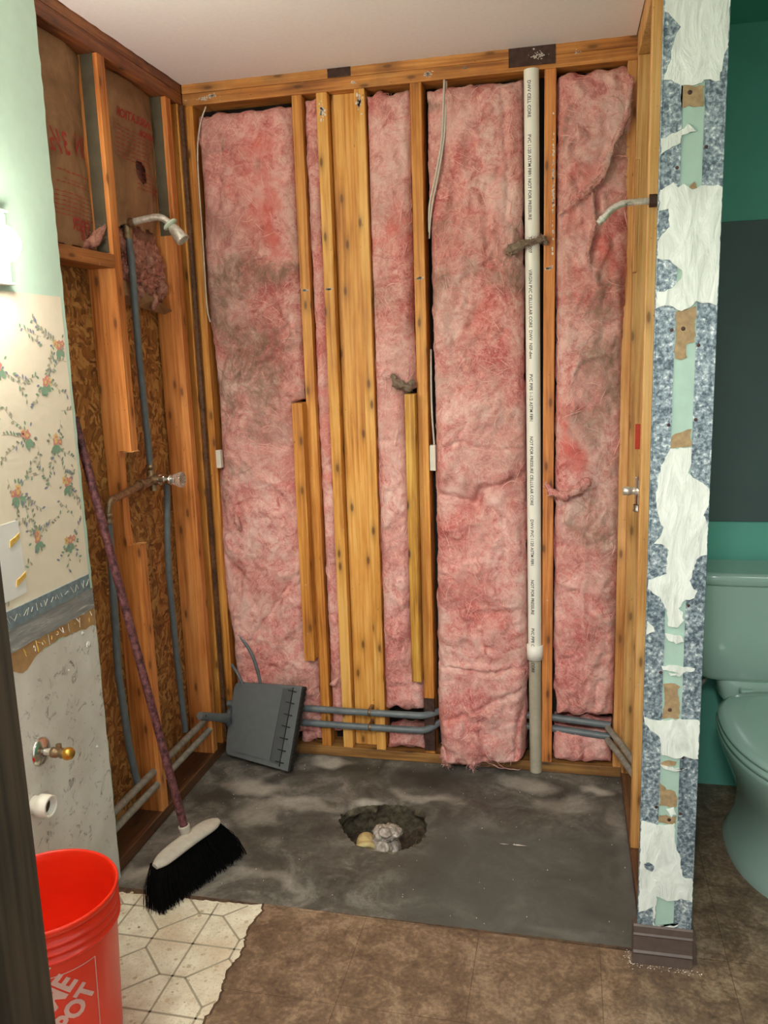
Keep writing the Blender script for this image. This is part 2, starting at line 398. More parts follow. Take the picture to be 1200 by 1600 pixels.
def m_adh():
    t = NT('grey_adhesive'); v = t.obj((1, 1, 1))
    a = t.noise(t.n('ShaderNodeMapping', Vector=v, Scale=(8, 8, 60), Rotation=(0.5, 0, 0)).outputs[0], 1, 6, 0.7, 1.5).outputs[0]
    c = t.ramp(a, [(0.35, srgb(128, 132, 134)), (0.6, srgb(160, 163, 162)), (0.66, srgb(206, 204, 196))]); t.bump(a, 0.5, 0.002)
    return t.out(c, 0.7)
M['adhesive'] = m_adh()
M['blue_ridge'] = simple('blue_grey_adhesive', srgb(124, 142, 150), 0.7, 0, 0.25, 60, 0.6)
M['tan_paper'] = simple('torn_brown_paper', srgb(182, 144, 98), 0.9, 0, 0.2, 30, 0.5)
M['yellow_glue'] = simple('yellow_glue', srgb(224, 184, 92), 0.6, 0, 0.2, 90, 0.6)
def m_galv():
    t = NT('mottled_galvanised_metal'); v = t.obj()
    a = t.noise(v, 120, 5, 0.62, 0.3).outputs[0]; b = t.noise(v, 14, 5, 0.6).outputs[0]
    f = t.math('ADD', t.math('MULTIPLY', a, 0.75), t.math('MULTIPLY', b, 0.25))
    c = t.ramp(f, [(0.40, srgb(72, 86, 96)), (0.49, srgb(118, 134, 142)), (0.57, srgb(160, 174, 180)), (0.64, srgb(220, 226, 224))])
    t.bump(a, 0.35, 0.0015); return t.out(c, 0.55, 0.25)
M['galv'] = m_galv()
def m_mud():
    t = NT('white_joint_compound'); v = t.obj()
    a = t.noise(t.n('ShaderNodeMapping', Vector=v, Scale=(30, 30, 9)).outputs[0], 1, 6, 0.6, 1.2).outputs[0]
    c = t.ramp(a, [(0.35, srgb(204, 210, 202)), (0.6, srgb(230, 236, 228))]); t.bump(a, 1.0, 0.006); return t.out(c, 0.75)
M['mud'] = m_mud()
M['torn'] = simple('torn_gypsum_paper', srgb(156, 132, 98), 0.95, 0, 0.25, 70, 0.6)
M['pvc'] = simple('white_pvc', srgb(248, 247, 236), 0.35, 0, 0.03, 10)
M['pvc_dirty'] = simple('dusty_pvc', srgb(176, 170, 150), 0.5, 0, 0.12, 30)
M['ink'] = simple('black_print', srgb(60, 60, 56), 0.6)
M['poly'] = simple('blue_grey_poly_pipe', srgb(102, 112, 116), 0.4, 0, 0.15, 40)
M['poly_dust'] = simple('dusty_poly_pipe', srgb(140, 136, 126), 0.7, 0, 0.3, 50, 0.3)
M['chrome'] = simple('chrome', srgb(215, 212, 205), 0.18, 1.0, 0.08, 60)
M['chrome_old'] = simple('limescaled_chrome', srgb(214, 210, 200), 0.3, 0.6, 0.3, 90, 0.4)
M['brass'] = simple('corroded_brass', srgb(150, 128, 100), 0.45, 0.8, 0.4, 90, 0.4)
M['brass_new'] = simple('yellow_brass', srgb(212, 164, 72), 0.3, 0.9, 0.2, 60)
M['rust'] = simple('rusted_dark_plate', srgb(72, 50, 42), 0.7, 0.3, 0.5, 60, 0.5)
M['cable'] = simple('white_cable', srgb(206, 200, 186), 0.5, 0, 0.1, 50)
M['box_white'] = simple('white_plastic', srgb(226, 222, 206), 0.5, 0, 0.05, 50)
M['rubber_grey'] = simple('pale_rubber', srgb(196, 210, 190), 0.5)
M['orange'] = simple('orange_plastic', srgb(242, 50, 22), 0.32, 0, 0.02, 5, Subsurface_Weight=0.0)
M['logo'] = simple('pale_logo_print', srgb(226, 178, 172), 0.5)
M['dustpan'] = simple('grey_plastic', srgb(104, 110, 112), 0.45, 0, 0.07, 40, 0.05)
M['dustpan_dark'] = simple('dark_grey_plastic', srgb(84, 88, 90), 0.5, 0, 0.07, 40)
M['rubber'] = simple('black_rubber', srgb(34, 32, 30), 0.8, 0, 0.4, 120, 0.5)
M['broom_plastic'] = simple('off_white_plastic', srgb(186, 180, 168), 0.5, 0, 0.1, 60)
M['bristle'] = simple('black_bristles', srgb(7, 7, 7), 0.9, 0, 0.3, 90, Specular_IOR_Level=0.1)
def m_handle():
    t = NT('maroon_handle'); v = t.obj()
    a = t.noise(v, 70, 5, 0.7).outputs[0]
    c = t.ramp(a, [(0.40, srgb(52, 26, 28)), (0.5, srgb(98, 52, 58)), (0.66, srgb(128, 86, 88))]); return t.out(c, 0.5)
M['handle'] = m_handle()
M['porcelain'] = simple('seafoam_porcelain', srgb(160, 186, 172), 0.15, 0, 0.02, 5)
M['red'] = simple('red_tag', srgb(196, 60, 34), 0.6, 0, 0.1, 90)
M['baseboard'] = simple('dark_brown_baseboard', srgb(84, 70, 62), 0.45, 0, 0.15, 50)
M['white_paint'] = simple('white_paint', srgb(214, 212, 204), 0.7, 0, 0.03, 30)
M['plastic_bag'] = simple('dusty_clear_bag', srgb(150, 140, 130), 0.25, 0, 0.5, 55, 1.0)
M['yellow_pipe'] = simple('yellowed_pipe', srgb(196, 176, 124), 0.5, 0, 0.25, 40, 0.3)
def m_glass(name, col, rough=0.05, tr=1.0):
    t = NT(name); return t.out(col, rough, 0, Transmission_Weight=tr, IOR=1.45)
M['acrylic'] = m_glass('clear_acrylic', (0.95, 0.88, 0.8, 1), 0.08, 0.85)
def m_emit(name, col, s):
    t = NT(name); return t.out((0.9, 0.9, 0.88, 1), 0.4, 0, Emission_Color=col, Emission_Strength=s)
M['bulb'] = m_emit('glowing_bulb', (1.0, 0.91, 0.78, 1), BULB_STRENGTH)
M['cavity_shade'] = simple('shaded_cavity_back', srgb(34, 30, 25), 1.0)  # near black, shade inside the stud gaps put into the colour

# ------------------------------------------------------------------ structure: room shell
def ragged(a, b, n, amp, seed):
    r = random.Random(seed); return [(a[0] + (b[0] - a[0]) * i / n + r.uniform(-amp, amp), a[1] + (b[1] - a[1]) * i / n + r.uniform(-amp, amp)) for i in range(n + 1)]
flat = lambda z: (lambda a, b, t: (a, b, z + t))

# ceiling, with a slightly broken edge where it meets the plates
ed = ragged((0.004, -0.0), (W - 0.004, 0.0), 60, 0.003, 3)
pts = [(p[0], min(p[1], 0.0)) for p in ed] + [(W, -0.89), (1.60, -0.90), (1.60, -2.30), (-0.1, -2.30)] + [(0.0 + abs(p[1]), p[0]) for p in ragged((-2.25, 0), (-0.01, 0), 70, 0.003, 5)]
link('ceiling', MB().prism(pts, flat(H), 0.0, 0.013), M['ceiling'], kind='structure')
link('ceiling', MB().box(1.585, 2.9, -2.30, 0.0, H, H + 0.013), M['teal'], kind='structure')

link('ceiling', MB().box(-.3, 3.0, -2.35, .3, H + .0135, H + .05), M['dark_wood'], kind='structure')  # unseen lid added above the ceilings to block light leaks
# concrete slab with a broken-out drain hole
HOLE = [(0.567, -0.372), (0.607, -0.325), (0.688, -0.297), (0.778, -0.299), (0.832, -0.318), (0.857, -0.40), (0.856, -0.482), (0.823, -0.539), (0.769, -0.568), (0.697, -0.562), (0.633, -0.53), (0.589, -0.472), (0.566, -0.42)]
def smooth_loop(p, it=2):
    for _ in range(it):
        q = []
        for i in range(len(p)):
            a, b = p[i], p[(i + 1) % len(p)]; q += [(a[0] * .75 + b[0] * .25, a[1] * .75 + b[1] * .25), (a[0] * .25 + b[0] * .75, a[1] * .25 + b[1] * .75)]
        p = q
    return p
hl = smooth_loop(HOLE, 3); HC = (0.712, -0.43)
hl = [(HC[0] + (x - HC[0]) * s, HC[1] + (y - HC[1]) * s) for i, (x, y) in enumerate(hl) for s in [1 + 0.09 * (rnd.random() - .5)]]
harr = np.array(hl); hang = np.arctan2(harr[:, 1] - HC[1], harr[:, 0] - HC[0]); hrad = np.hypot(harr[:, 0] - HC[0], harr[:, 1] - HC[1])
od = np.argsort(hang); hang = np.concatenate([hang[od] - 2 * np.pi, hang[od], hang[od] + 2 * np.pi]); hrad = np.tile(hrad[od], 3)
def hole_r(x, y):
    return np.interp(np.arctan2(y - HC[1], x - HC[0]), hang, hrad)
nx, ny = 282, 162
X, Y = np.meshgrid(np.linspace(-.105, 1.584, nx), np.linspace(-0.868, 0.1, ny), indexing='ij')
D = np.hypot(X - HC[0], Y - HC[1]); HR = hole_r(X, Y)
ins = D < HR
cell = 0.0062
near = (np.abs(D - HR) < cell)
sx = np.where(near, HC[0] + (X - HC[0]) / np.maximum(D, 1e-6) * HR, X); sy = np.where(near, HC[1] + (Y - HC[1]) / np.maximum(D, 1e-6) * HR, Y)
Z = (fbm(X * 5, Y * 5, 4, 11) - 0.5) * 0.008 + (fbm(X * 40, Y * 40, 3, 5) - .5) * 0.0015
Z = Z * np.clip((Y + 0.868) / 0.05, 0, 1) * np.clip(np.minimum(np.minimum(X, 1.476 - X), -Y) / .06, 0, 1) - 0.001
Z -= 0.012 * np.exp(-(np.maximum(D - HR, 0) / 0.02) ** 2) * (fbm(X * 30, Y * 30, 3, 9))
keep = ~(ins & ~near)
idx = -np.ones(X.shape, int); mb = MB(); k = 0
vs = []
for i in range(nx):
    for j in range(ny):
        if keep[i, j]: idx[i, j] = k; k += 1; vs.append((sx[i, j], sy[i, j], Z[i, j]))
fs = []
for i in range(nx - 1):
    for j in range(ny - 1):
        q = [idx[i, j], idx[i + 1, j], idx[i + 1, j + 1], idx[i, j + 1]]
        if min(q) >= 0 and not (near[i, j] and near[i + 1, j] and near[i + 1, j + 1] and near[i, j + 1] and ins[i:i + 2, j:j + 2].sum() > 1): fs.append(q)
mb.add(vs, fs, 0, True)
va = np.array(vs)
def blobs(x, y, lst, warp=0.03, seed=0, soft=False):
    wx = x + (fbm(x * 9, y * 9, 3, seed + 40) - .5) * warp * 4; wy = y + (fbm(x * 9 + 7, y * 9, 3, seed + 60) - .5) * warp * 4; s = np.zeros_like(x)
    for b in lst:
        cx, cy, r = b[0], b[1], b[2]; ry = b[3] if len(b) > 3 else r; w = b[4] if len(b) > 4 else 1.0
        q = np.hypot((wx - cx) / r, (wy - cy) / ry); s = (1 - (1 - s) * (1 - .9 * w * np.exp(-1.3 * q ** 2))) if soft else np.maximum(s, w * np.clip(1.6 - 1.6 * q, 0, 1))
    return s
px_, py_ = va[:, 0], va[:, 1]
damp = blobs(px_, py_, [(0.08, -0.36, 0.12, 0.09, .7), (0.55, -0.07, 0.16, 0.06, .8), (0.78, -0.12, 0.22, 0.09, .9), (0.37, -0.50, 0.08, 0.05, .7), (0.4, -0.63, 0.18, 0.06, .5), (0.05, -0.72, .06, .05, .6), (0.95, -.62, .25, .2, .35)], 0.03, 1)
dust = blobs(px_, py_, [(0.43, -0.05, 0.08, 0.035, .9), (0.236, -0.25, 0.13, 0.07, .8), (0.40, -0.36, 0.16, 0.05, .6), (0.16, -0.6, 0.12, 0.14, .75), (0.12, -0.8, 0.14, 0.05, .8), (1.15, -0.1, 0.12, 0.06, .6), (1.36, -0.10, 0.05, 0.035, .9), (1.3, -0.2, 0.12, 0.06, .4), (0.81, -0.24, 0.14, 0.04, .6), (0.45, -0.75, .16, .04, .35), (1.44, -.45, .04, .3, .4), (.3, -.42, .1, .1, .4), (1.3, -.83, .12, .03, .5), (0.62, -.31, .06, .03, .7)], 0.03, 3)
trow = np.clip((px_ - 0.75) / 0.2, 0, 1) * np.clip((-0.3 - py_) / 0.12, 0, 1)
sl = link('floor', mb, M['concrete'], kind='structure', attrs={'damp': damp, 'dust': dust, 'trowel': trow}, fixn=False)
# walls and bottom of the hole
mb = MB(); rings = []
N = 96
for li, (zz, sc_) in enumerate([(-0.004, 1.0), (-0.02, 1.0), (-0.04, 1.12), (-0.08, 1.24), (-0.15, 1.3)]):
    ring = []
    for a in range(N):
        th = 2 * math.pi * a / N; r = float(np.interp(th if th < math.pi else th - 2 * math.pi, hang, hrad)) * sc_
        if li: r += (float(fbm(np.array([th * 6]), np.array([zz * 60 + 3.0]), 3, 21)[0]) - .5) * 0.055
        ring.append((HC[0] + math.cos(th) * r, HC[1] + math.sin(th) * r, zz))
    rings.append(ring)
mb.loft(rings, 0, True, False)
X2, Y2 = np.meshgrid(np.linspace(.5, .92, 60), np.linspace(-.63, -.23, 60), indexing='ij')
Z2 = -0.12 + (fbm(X2 * 25, Y2 * 25, 4, 77) - .5) * 0.06 + np.clip((X2 - .8) * .3, 0, .03)
mb.add(list(zip(X2.ravel(), Y2.ravel(), Z2.ravel())), [[i * 60 + j, (i + 1) * 60 + j, (i + 1) * 60 + j + 1, i * 60 + j + 1] for i in range(59) for j in range(59)], 1, True)
link('floor', mb, [M['rubble'], M['dirt']], kind='structure')
link('floor', MB().box(-.2, 3.0, -4.4, .15, -.30, -.24), M['dirt'], kind='structure')
link('floor', MB().box(-.2, -.0, -2.3, -.86, -.02, -.002).box(-.25, -.10, -2.3, .15, -.24, 0).box(-.2, 1.6, .1, .15, -.24, 0), M['dirt'], kind='structure')

# vinyl tile floor and old linoleum
edge = ragged((0.474, -0.872), (0.494, -1.35), 60, 0.0035, 8)
edge = [(x + 0.006 * math.sin(y * 40), y) for x, y in edge] + ragged((0.494, -1.36), (0.52, -2.3), 20, 0.003, 9)
vp = [(x, y) for x, y in edge] + [(0.52, -4.4), (2.95, -4.4), (2.95, 0.0), (1.588, 0.0), (1.588, -0.9), (1.455, -0.9), (1.455, -0.885), (0.474, -0.869)]
link('floor', MB().prism(vp, flat(0), -0.01, 0.002), M['vinyl'], kind='structure')
lp = [(x + 0.0, y) for x, y in edge] + [(-0.1, -2.3), (-0.1, -0.9)] + ragged((0.0, -0.893), (0.44, -0.878), 40, 0.003, 10)
mb = MB().prism(lp, flat(0), -0.01, 0.0008)
P = 0.23; cx0, cy0 = 0.347, -1.052
def inb(x, y): return x > -0.02 and y < -0.884 and x < 0.47 + (-y - 0.867) * 0.05
def lseg(a, b, w=0.0028, m=1, z=0.0011):
    n = max(1, int(math.hypot(b[0] - a[0], b[1] - a[1]) / 0.008)); d = Vector((b[0] - a[0], b[1] - a[1])).normalized(); nn = (-d.y * w, d.x * w)
    for i in range(n):
        p = (a[0] + (b[0] - a[0]) * i / n, a[1] + (b[1] - a[1]) * i / n); q = (a[0] + (b[0] - a[0]) * (i + 1) / n, a[1] + (b[1] - a[1]) * (i + 1) / n)
        if inb(*p) and inb(*q):
            mb.add([(p[0] + nn[0], p[1] + nn[1], z), (q[0] + nn[0], q[1] + nn[1], z), (q[0] - nn[0], q[1] - nn[1], z), (p[0] - nn[0], p[1] - nn[1], z)], [[0, 1, 2, 3]], m)
e = 0.034
for i in range(-2, 2):
    for j in range(-5, 2):
        cx, cy = cx0 + i * P, cy0 + j * P
        lseg((cx - P / 2, cy), (cx + P / 2, cy)); lseg((cx, cy - P / 2), (cx, cy + P / 2))
        lseg((cx - e, cy - P / 2), (cx + e, cy - P / 2)); lseg((cx - P / 2, cy - e), (cx - P / 2, cy + e))
        for sx_, sy_ in ((1, 1), (1, -1), (-1, 1), (-1, -1)):
            lseg((cx + sx_ * e, cy + sy_ * P / 2), (cx + sx_ * P / 2, cy + sy_ * e))
        for q in range(26):
            a = rnd.uniform(-P / 2, P / 2); b = rnd.uniform(-P / 2, P / 2); s_ = rnd.uniform(.003, .008)
            if min(abs(a), abs(b)) > .012 and inb(cx + a, cy + b):
                th0 = rnd.random() * 6; mb.add([(cx + a + s_ * rnd.uniform(.6, 1) * math.cos(th0 + t * 1.05), cy + b + s_ * rnd.uniform(.6, 1) * math.sin(th0 + t * 1.05), 0.001) for t in range(6)], [list(range(6))], 2)
link('floor', mb, [M['lino'], M['lino_line'], M['lino_motif']], kind='structure')
mb = MB()
mb.prism(ragged((-0.0, -0.868), (W - .02, -0.868), 120, 0.0015, 12) + ragged((W - .02, -0.8775), (0.44, -0.880), 80, 0.002, 13) + ragged((0.43, -0.8845), (0.0, -0.896), 60, 0.003, 14), flat(0), -0.012, -0.0005)
link('trim_1', mb, M['mastic'], kind='structure')
mb = MB(); q = [(x - 0.004, y) for x, y in edge[:61]] + [(x + 0.002, y) for x, y in reversed(edge[:61])]
mb.prism(q, flat(0), 0.0, 0.0026); link('trim_2', mb, M['mastic'], kind='structure')

# outer skins behind the studs
link('wall_back', MB().box(-0.11, 1.585, 0.0915, 0.104, -0.02, 2.42), M['cavity_shade'], kind='structure')  # back sheathing darkened to paint the shade seen between the batts
link('wall_left', MB().box(-0.108, -0.0915, -0.93, 0.0915, -0.02, 2.42), M['osb'], kind='structure')
link('wall_toilet_back', MB().box(1.572, 2.9, 0.0, 0.013, 0, 2.4), M['teal'], kind='structure')
link('wall_toilet_right', MB().box(2.75, 2.77, -2.3, 0.0, 0, 2.4), M['teal'], kind='structure')
link('wall_toilet_left', MB().box(1.567, 1.5855, -0.9045, -0.0, 0.0, 2.4), M['teal'], kind='structure')
mb = MB().box(-0.1, 0.80, -2.32, -2.215, 0, 2.413).box(1.74, 2.9, -2.32, -2.215, 0, 2.413).box(0.80, 1.74, -2.32, -2.215, 2.07, 2.413)
link('wall_front', mb, M['white_paint'], kind='structure')
# dark door jamb with casing
d = thing('door_1', 'dark stained wooden door jamb and casing at the left edge', None, (0.8, -2.26, 0), kind='structure')
link('jamb', MB().box(0.797, 0.817, -2.335, -2.20, 0, 2.05, bev=.002).box(0.797, 0.812, -2.28, -2.235, 0, 2.05), M['dark_wood'], d)
link('door_stop', MB().box(0.817, 0.828, -2.33, -2.29, 0, 2.05, bev=.002), M['dark_wood'], d)
link('casing', MB().box(0.735, 0.806, -2.352, -2.3215, 0, 2.06, bev=.004).box(0.735, 0.76, -2.358, -2.33, 0, 2.06, bev=.004), M['dark_wood'], d)

# ------------------------------------------------------------------ left drywall with paint, wallpaper and adhesive
LX = 0.0127
mpl = lambda x: (lambda a, b, t: (x + t, a, b))
re_ = ragged((-0.824, 2.4), (-0.8255, 0.0), 90, 0.0022, 20)
wl = thing('wall_left', None, None, (0, -1.5, 0), kind='structure')
poly = [(-2.215, 0), (-2.215, 2.4)] + re_
mb = MB().prism(poly, mpl(0), 0.0, LX, 0, 1)
link('drywall_panel', mb, [M['mint'], M['gypsum']], wl, 'mint painted drywall panel with a ragged cut edge')
# wallpaper sheet with motifs
mb = MB(); z0, z1, ye = 0.925, 1.658, -0.838
ft = mpl(LX)
mb.prism([(-2.2, z0), (-2.2, z1)] + ragged((ye, z1), (ye, z0), 30, .001, 4), ft, 0.0, 0.0006)
def wpoly(cy, cz, pts, m, t=0.0009):
    q = [(cy + a, cz + b) for a, b in pts]
    if all(-2.19 < a < ye - .002 and z0 + .003 < b < z1 - .003 for a, b in q): mb.add([ft(a, b, t) for a, b in q], [list(range(len(q)))], m)
_lt = [0]
def leaf(cy, cz, ang, L, w, m, t=0.0010):
    _lt[0] = (_lt[0] + 1) % 40; t += _lt[0] * .00002
    c, s = math.cos(ang), math.sin(ang); pr = [(0, 0), (.3, .8), (.6, 1), (.85, .6), (1, 0), (.85, -.6), (.6, -1), (.3, -.8)]
    wpoly(cy, cz, [(a * L * c - b * w * s, a * L * s + b * w * c) for a, b in pr], m, t)
def vine(cy, cz, ang, L, seed, every=.011):
    r = random.Random(seed); p = (cy, cz); n = int(L / .004); curl = r.uniform(-9, 9); s = 0; nxt = .01
    for i in range(n):
        q = (p[0] + math.cos(ang) * .004, p[1] + math.sin(ang) * .004); nn = (-math.sin(ang) * .0005, math.cos(ang) * .0005)
        wpoly(0, 0, [(p[0] + nn[0], p[1] + nn[1]), (q[0] + nn[0], q[1] + nn[1]), (q[0] - nn[0], q[1] - nn[1]), (p[0] - nn[0], p[1] - nn[1])], 5)
        ang += curl * .004 + r.uniform(-.05, .05); s += .004; p = q
        if i % 12 == 11: curl = -curl * r.uniform(.6, 1.3)
        if s > nxt:
            nxt += every * r.uniform(.7, 1.4); leaf(p[0], p[1], ang + r.choice((-1, 1)) * r.uniform(.6, 1.1), r.uniform(.010, .015), .0030, r.choice((5, 5, 6, 3, 4)))
def flower(cy, cz, seed):
    r = random.Random(seed)
    for k in range(3): leaf(cy + r.uniform(-.004, .004), cz - .008, -1.57 + (k - 1) * .75 + r.uniform(-.2, .2), r.uniform(.024, .032), .008, 3, .0010)
    for k, m in enumerate((1, 2, 1)):
        a = r.uniform(0, 6.28) if k else 1.2; ox, oz = (0, 0) if k == 0 else (math.cos(a) * .018, abs(math.sin(a)) * .014 - .003)
        rr = (.0115, .009, .0075)[k]
        wpoly(cy + ox, cz + oz, [(rr * (1 + .18 * math.cos(5 * t)) * math.cos(t), rr * 1.1 * (1 + .18 * math.cos(5 * t)) * math.sin(t)) for t in np.linspace(0, 6.28, 26)[:-1]], m, .0012 + k * .0001)
        wpoly(cy + ox, cz + oz, [(rr * .45 * math.cos(t), rr * .4 * math.sin(t)) for t in np.linspace(0, 6.28, 10)[:-1]], (2, 1, 2)[k], .0015)
    for k in range(8):
        a = r.uniform(0, 6.28); leaf(cy + math.cos(a) * .026, cz + math.sin(a) * .024, a, .012, .0032, r.choice((3, 4, 6)))
fl_ = [(-0.868, 1.535), (-0.94, 1.445), (-1.034, 1.322), (-0.923, 1.295), (-1.093, 1.191), (-0.893, 1.185), (-1.038, 1.068), (-0.905, 1.034), (-1.11, 1.49), (-1.16, 1.38)]
r0 = random.Random(3)
fl_ += [(-1.25 - i * .12 + r0.uniform(-.02, .02), 1.0 + j * .15 + (i % 2) * .07) for i in range(8) for j in range(4)]
for i, (a, b) in enumerate(fl_):
    flower(a, b, i)
    for k in range(3 if i < 10 else 2): vine(a, b, r0.uniform(0, 6.28), r0.uniform(.07, .13), i * 7 + k)
for i in range(24): vine(-.85 - r0.random() * .35, .97 + r0.random() * .68, r0.uniform(0, 6.28), r0.uniform(.05, .1), 300 + i)
link('wallpaper', mb, [M['wallpaper'], M['pink'], M['yellow'], M['green'], M['blue'], M['vine'], M['sage']], wl, 'cream wallpaper with small pink roses and vines', fixn=False)
# bare white patch with glue
mb = MB().prism([(-2.0, .948), (-2.0, 1.13), (-1.104, 1.128), (-1.100, 1.0), (-1.102, .95), (-1.3, .944)], ft, 0.0, 0.0018)
for cy, cz in ((-1.125, 1.082), (-1.118, .985)):
    mb.prism([(cy - .02, cz - .012), (cy - .017, cz + .004), (cy, cz + .008), (cy + .019, cz + .016), (cy + .018, cz + .004), (cy + .002, cz - .004)], ft, 0.0, 0.0034, 1)
link('bare_patch', mb, [M['gypsum_smooth'], M['yellow_glue']], wl, 'white patch with smears of yellow glue')
mb = MB().prism([(-2.2, .882), (-2.2, .926)] + [(-.842, .9255)] + [(-.8405, .884)], ft, 0, .004, 0)
for i in range(90):
    cy = -.85 - i * .015 + rnd.uniform(-.006, .006); a = rnd.uniform(.3, 2.6); L = rnd.uniform(.003, .012)
    mb.tube([ft(cy - L * math.cos(a), .905 - L * math.sin(a), .0045), ft(cy + L * math.cos(a), .905 + L * math.sin(a), .0045)], .0006, 1, 5)
link('adhesive_ridge', mb, [M['blue_ridge'], M['gypsum']], wl, 'blue grey ridged adhesive stripe')
bot = ragged((-2.2, .822), (-.829, .826), 90, .003, 31)
link('adhesive_band', MB().prism([(-.829, .884), (-2.2, .884)] + bot, ft, 0, .0028), M['adhesive'], wl, 'grey trowelled adhesive band')
bot = [(a, b - .03 - .035 * float(vn(np.array([a * 14]), np.array([2.]), 3)[0])) for a, b in bot]
mb = MB().prism([(-.829, .829), (-2.2, .829)] + bot, ft, 0, .0014)
for i in range(34):
    a = -.83 - rnd.random() * .6; mb.tube([ft(a, .826 - rnd.random() * .02, .002), ft(a + rnd.uniform(-.01, .01), .815 - rnd.random() * .02, .004 + rnd.random() * .004)], rnd.uniform(.0004, .0014), 1 if rnd.random() < .4 else 2, 5)
link('torn_paper', mb, [M['tan_paper'], M['yellow_glue'], M['gypsum']], wl, 'torn brown paper with yellow glue crumbs')
mb = MB().prism([(-2.2, 0.001), (-2.2, .79), (-.829, .79), (-.829, .4), (-.831, .001)], ft, 0, .0008)
for (a, b, s_) in ((-.872, .735, .010), (-.893, .775, .006), (-.88, .44, .004), (-.97, .70, .003)):
    mb.lathe([(s_, 0), (s_ * .9, .003), (s_ * .6, .002), (s_ * .3, .0045), (0.0001, .005)], ft(a, b, .0006), (1, 0, 0), 14)
link('lower_paint', mb, M['dirtywall'], wl, 'grimy white painted lower wall with dark stains')

# ------------------------------------------------------------------ framing
def board(name, label, x0, x1, y0, y1, z0, z1, mat, cat='stud', parent=None, bev=.0025, kind=None, group=None):
    return link(name, MB().box(x0, x1, y0, y1, z0, z1, bev=bev), mat, parent, label, cat, group, kind)
ZT = 2.333
def stud(label, x0, x1, y0, y1, mat, z0=.038, z1=ZT, lean=0.0, knotch=None):
    mb = MB().box(x0, x1, y0, y1, z0, z1, bev=.0025)
    if lean: mb.v = [(x + lean * (z - z1) / (z1 - z0), y, z) for x, y, z in mb.v]
    return link('wall_stud', mb, mat, None, label, 'stud')
D9 = 0.089
corner_stud = stud('amber corner stud of the back wall left of the wide dusty insulation batt', 0.001, 0.036, 0.0, D9, M['stud'])
A = stud('slim amber stud just right of the widest left batt, behind the shorter nailed board', .386, .421, 0, D9, M['stud'])
B_ = stud('golden stud left of the recessed wide plank in the middle of the back wall', .470, .507, 0, D9, M['stud_gold'])
link('recessed_plank', MB().box(.509, .597, .036, .072, .038, ZT, bev=.003), M['stud_gold'], None, 'wide golden plank with dark knots set back between two central studs', 'plank')
C2 = stud('golden stud right of the recessed wide plank, beside a narrow pink batt', .598, .633, 0, D9, M['stud_gold'])
Ds = stud('amber stud beside the dark gap left of the wide middle batt', .782, .819, 0, D9, M['stud'])
Es = stud('orange amber stud immediately right of the white vertical pipe', 1.203, 1.239, 0, D9, M['stud_orange'])
stud('narrow pale corner stud at the right end of the back wall', 1.449, 1.4765, 0.0, D9, M['stud_pale'])
def smear(parent, cx, cz, w_, h_, seed, n=26, y=-.0003):
    r = random.Random(seed); mb = MB()
    for k in range(n):
        ox = cx + r.gauss(0, .38) * w_; oz = cz + r.gauss(0, .38) * h_; a = r.uniform(.0012, .004); b = a * r.uniform(.25, .8) * (2.2 if h_ > w_ else 1)
        ox = min(max(ox, cx - w_), cx + w_)
        mb.prism([(ox + a * math.cos(t) * r.uniform(.5, 1.2), oz + b * math.sin(t) * r.uniform(.5, 1.2)) for t in np.linspace(0, 6.28, 9)[:-1]], lambda a, b, t: (a, y - t, b), 0, .0004)
    o = link('plaster_smear', mb, M['gypsum'], parent, 'broken white plaster smear'); o['kind'] = 'stuff'
for k_, (s_, a_, b_, w_, h_) in enumerate(((A, .403, 1.712, .014, .005), (B_, .488, 1.712, .015, .005), (B_, .488, 2.275, .012, .035), (Ds, .80, 1.732, .015, .006), (Es, 1.231, 2.0, .003, .25), (Es, 1.22, 1.742, .014, .006), (C2, .615, 2.29, .012, .025))): smear(s_, a_, b_, w_, h_, 30 + k_, 40 if h_ < .1 else 60)
link('rust_stain', MB().box(.781, .8195, -.002, .02, .05, .255), M['rust'], Ds, 'blackened metal plate at the foot')
board('nailed_board', 'thick brown board nailed upright beside the slim stud, shaded on its right side', .347, .386, -.045, .04, .392, 1.332, M['stud'], 'board')
board('nailed_board', 'short yellow board with bold wavy grain and knots beside the dark gap', .746, .781, -.040, .03, .331, 1.355, M['treated'], 'board')
# plates
tp = board('top_plate', 'upper double beam under the ceiling along the back wall', 0.0, 1.566, 0, D9, 2.3715, 2.409, M['plate_x'], 'beam')
tp2 = board('top_plate', 'lower beam of the back wall resting on the stud tops', 0.0, 1.566, 0.0005, D9, 2.3335, 2.371, M['plate_x'], 'beam')
for k_, (a_, b_, w_, h_) in enumerate(((.08, 2.352, .04, .010), (.11, 2.357, .02, .006), (.84, 2.352, .016, .012), (.60, 2.352, .010, .006), (.96, 2.36, .006, .003), (1.30, 2.37, .010, .006))): smear(tp2, a_, b_, w_, h_, 70 + k_, 40 if w_ > .012 else 12, -.0001)
mb = MB().box(1.094, 1.236, -.0025, .004, 2.346, 2.404)
for i in range(0):
    a, b = 1.10 + rnd.random() * .13, 2.35 + rnd.random() * .05; mb.lathe([(.004, 0), (.003, .001), (.0001, .0015)], (a, -.0025, b), (0, -1, 0), 8, 1)
link('nail_plate', mb, [M['rust'], M['gypsum']], None, 'large rusty dark metal plate on the beam above the white pipe', 'nail plate')
smear(COL.objects['nail_plate'], 1.185, 2.372, .03, .018, 91, 45, -.0026)
link('nail_plate', MB().box(.513, .590, -.0025, .004, 2.3725, 2.404), M['rust'], None, 'small dark metal plate on the beam above the recessed plank', 'nail plate')
board('bottom_plate', 'dusty wooden floor plate along the foot of the back wall', 0.0, 1.566, 0, D9, 0.0, .0375, M['plate_back'], 'floor plate')
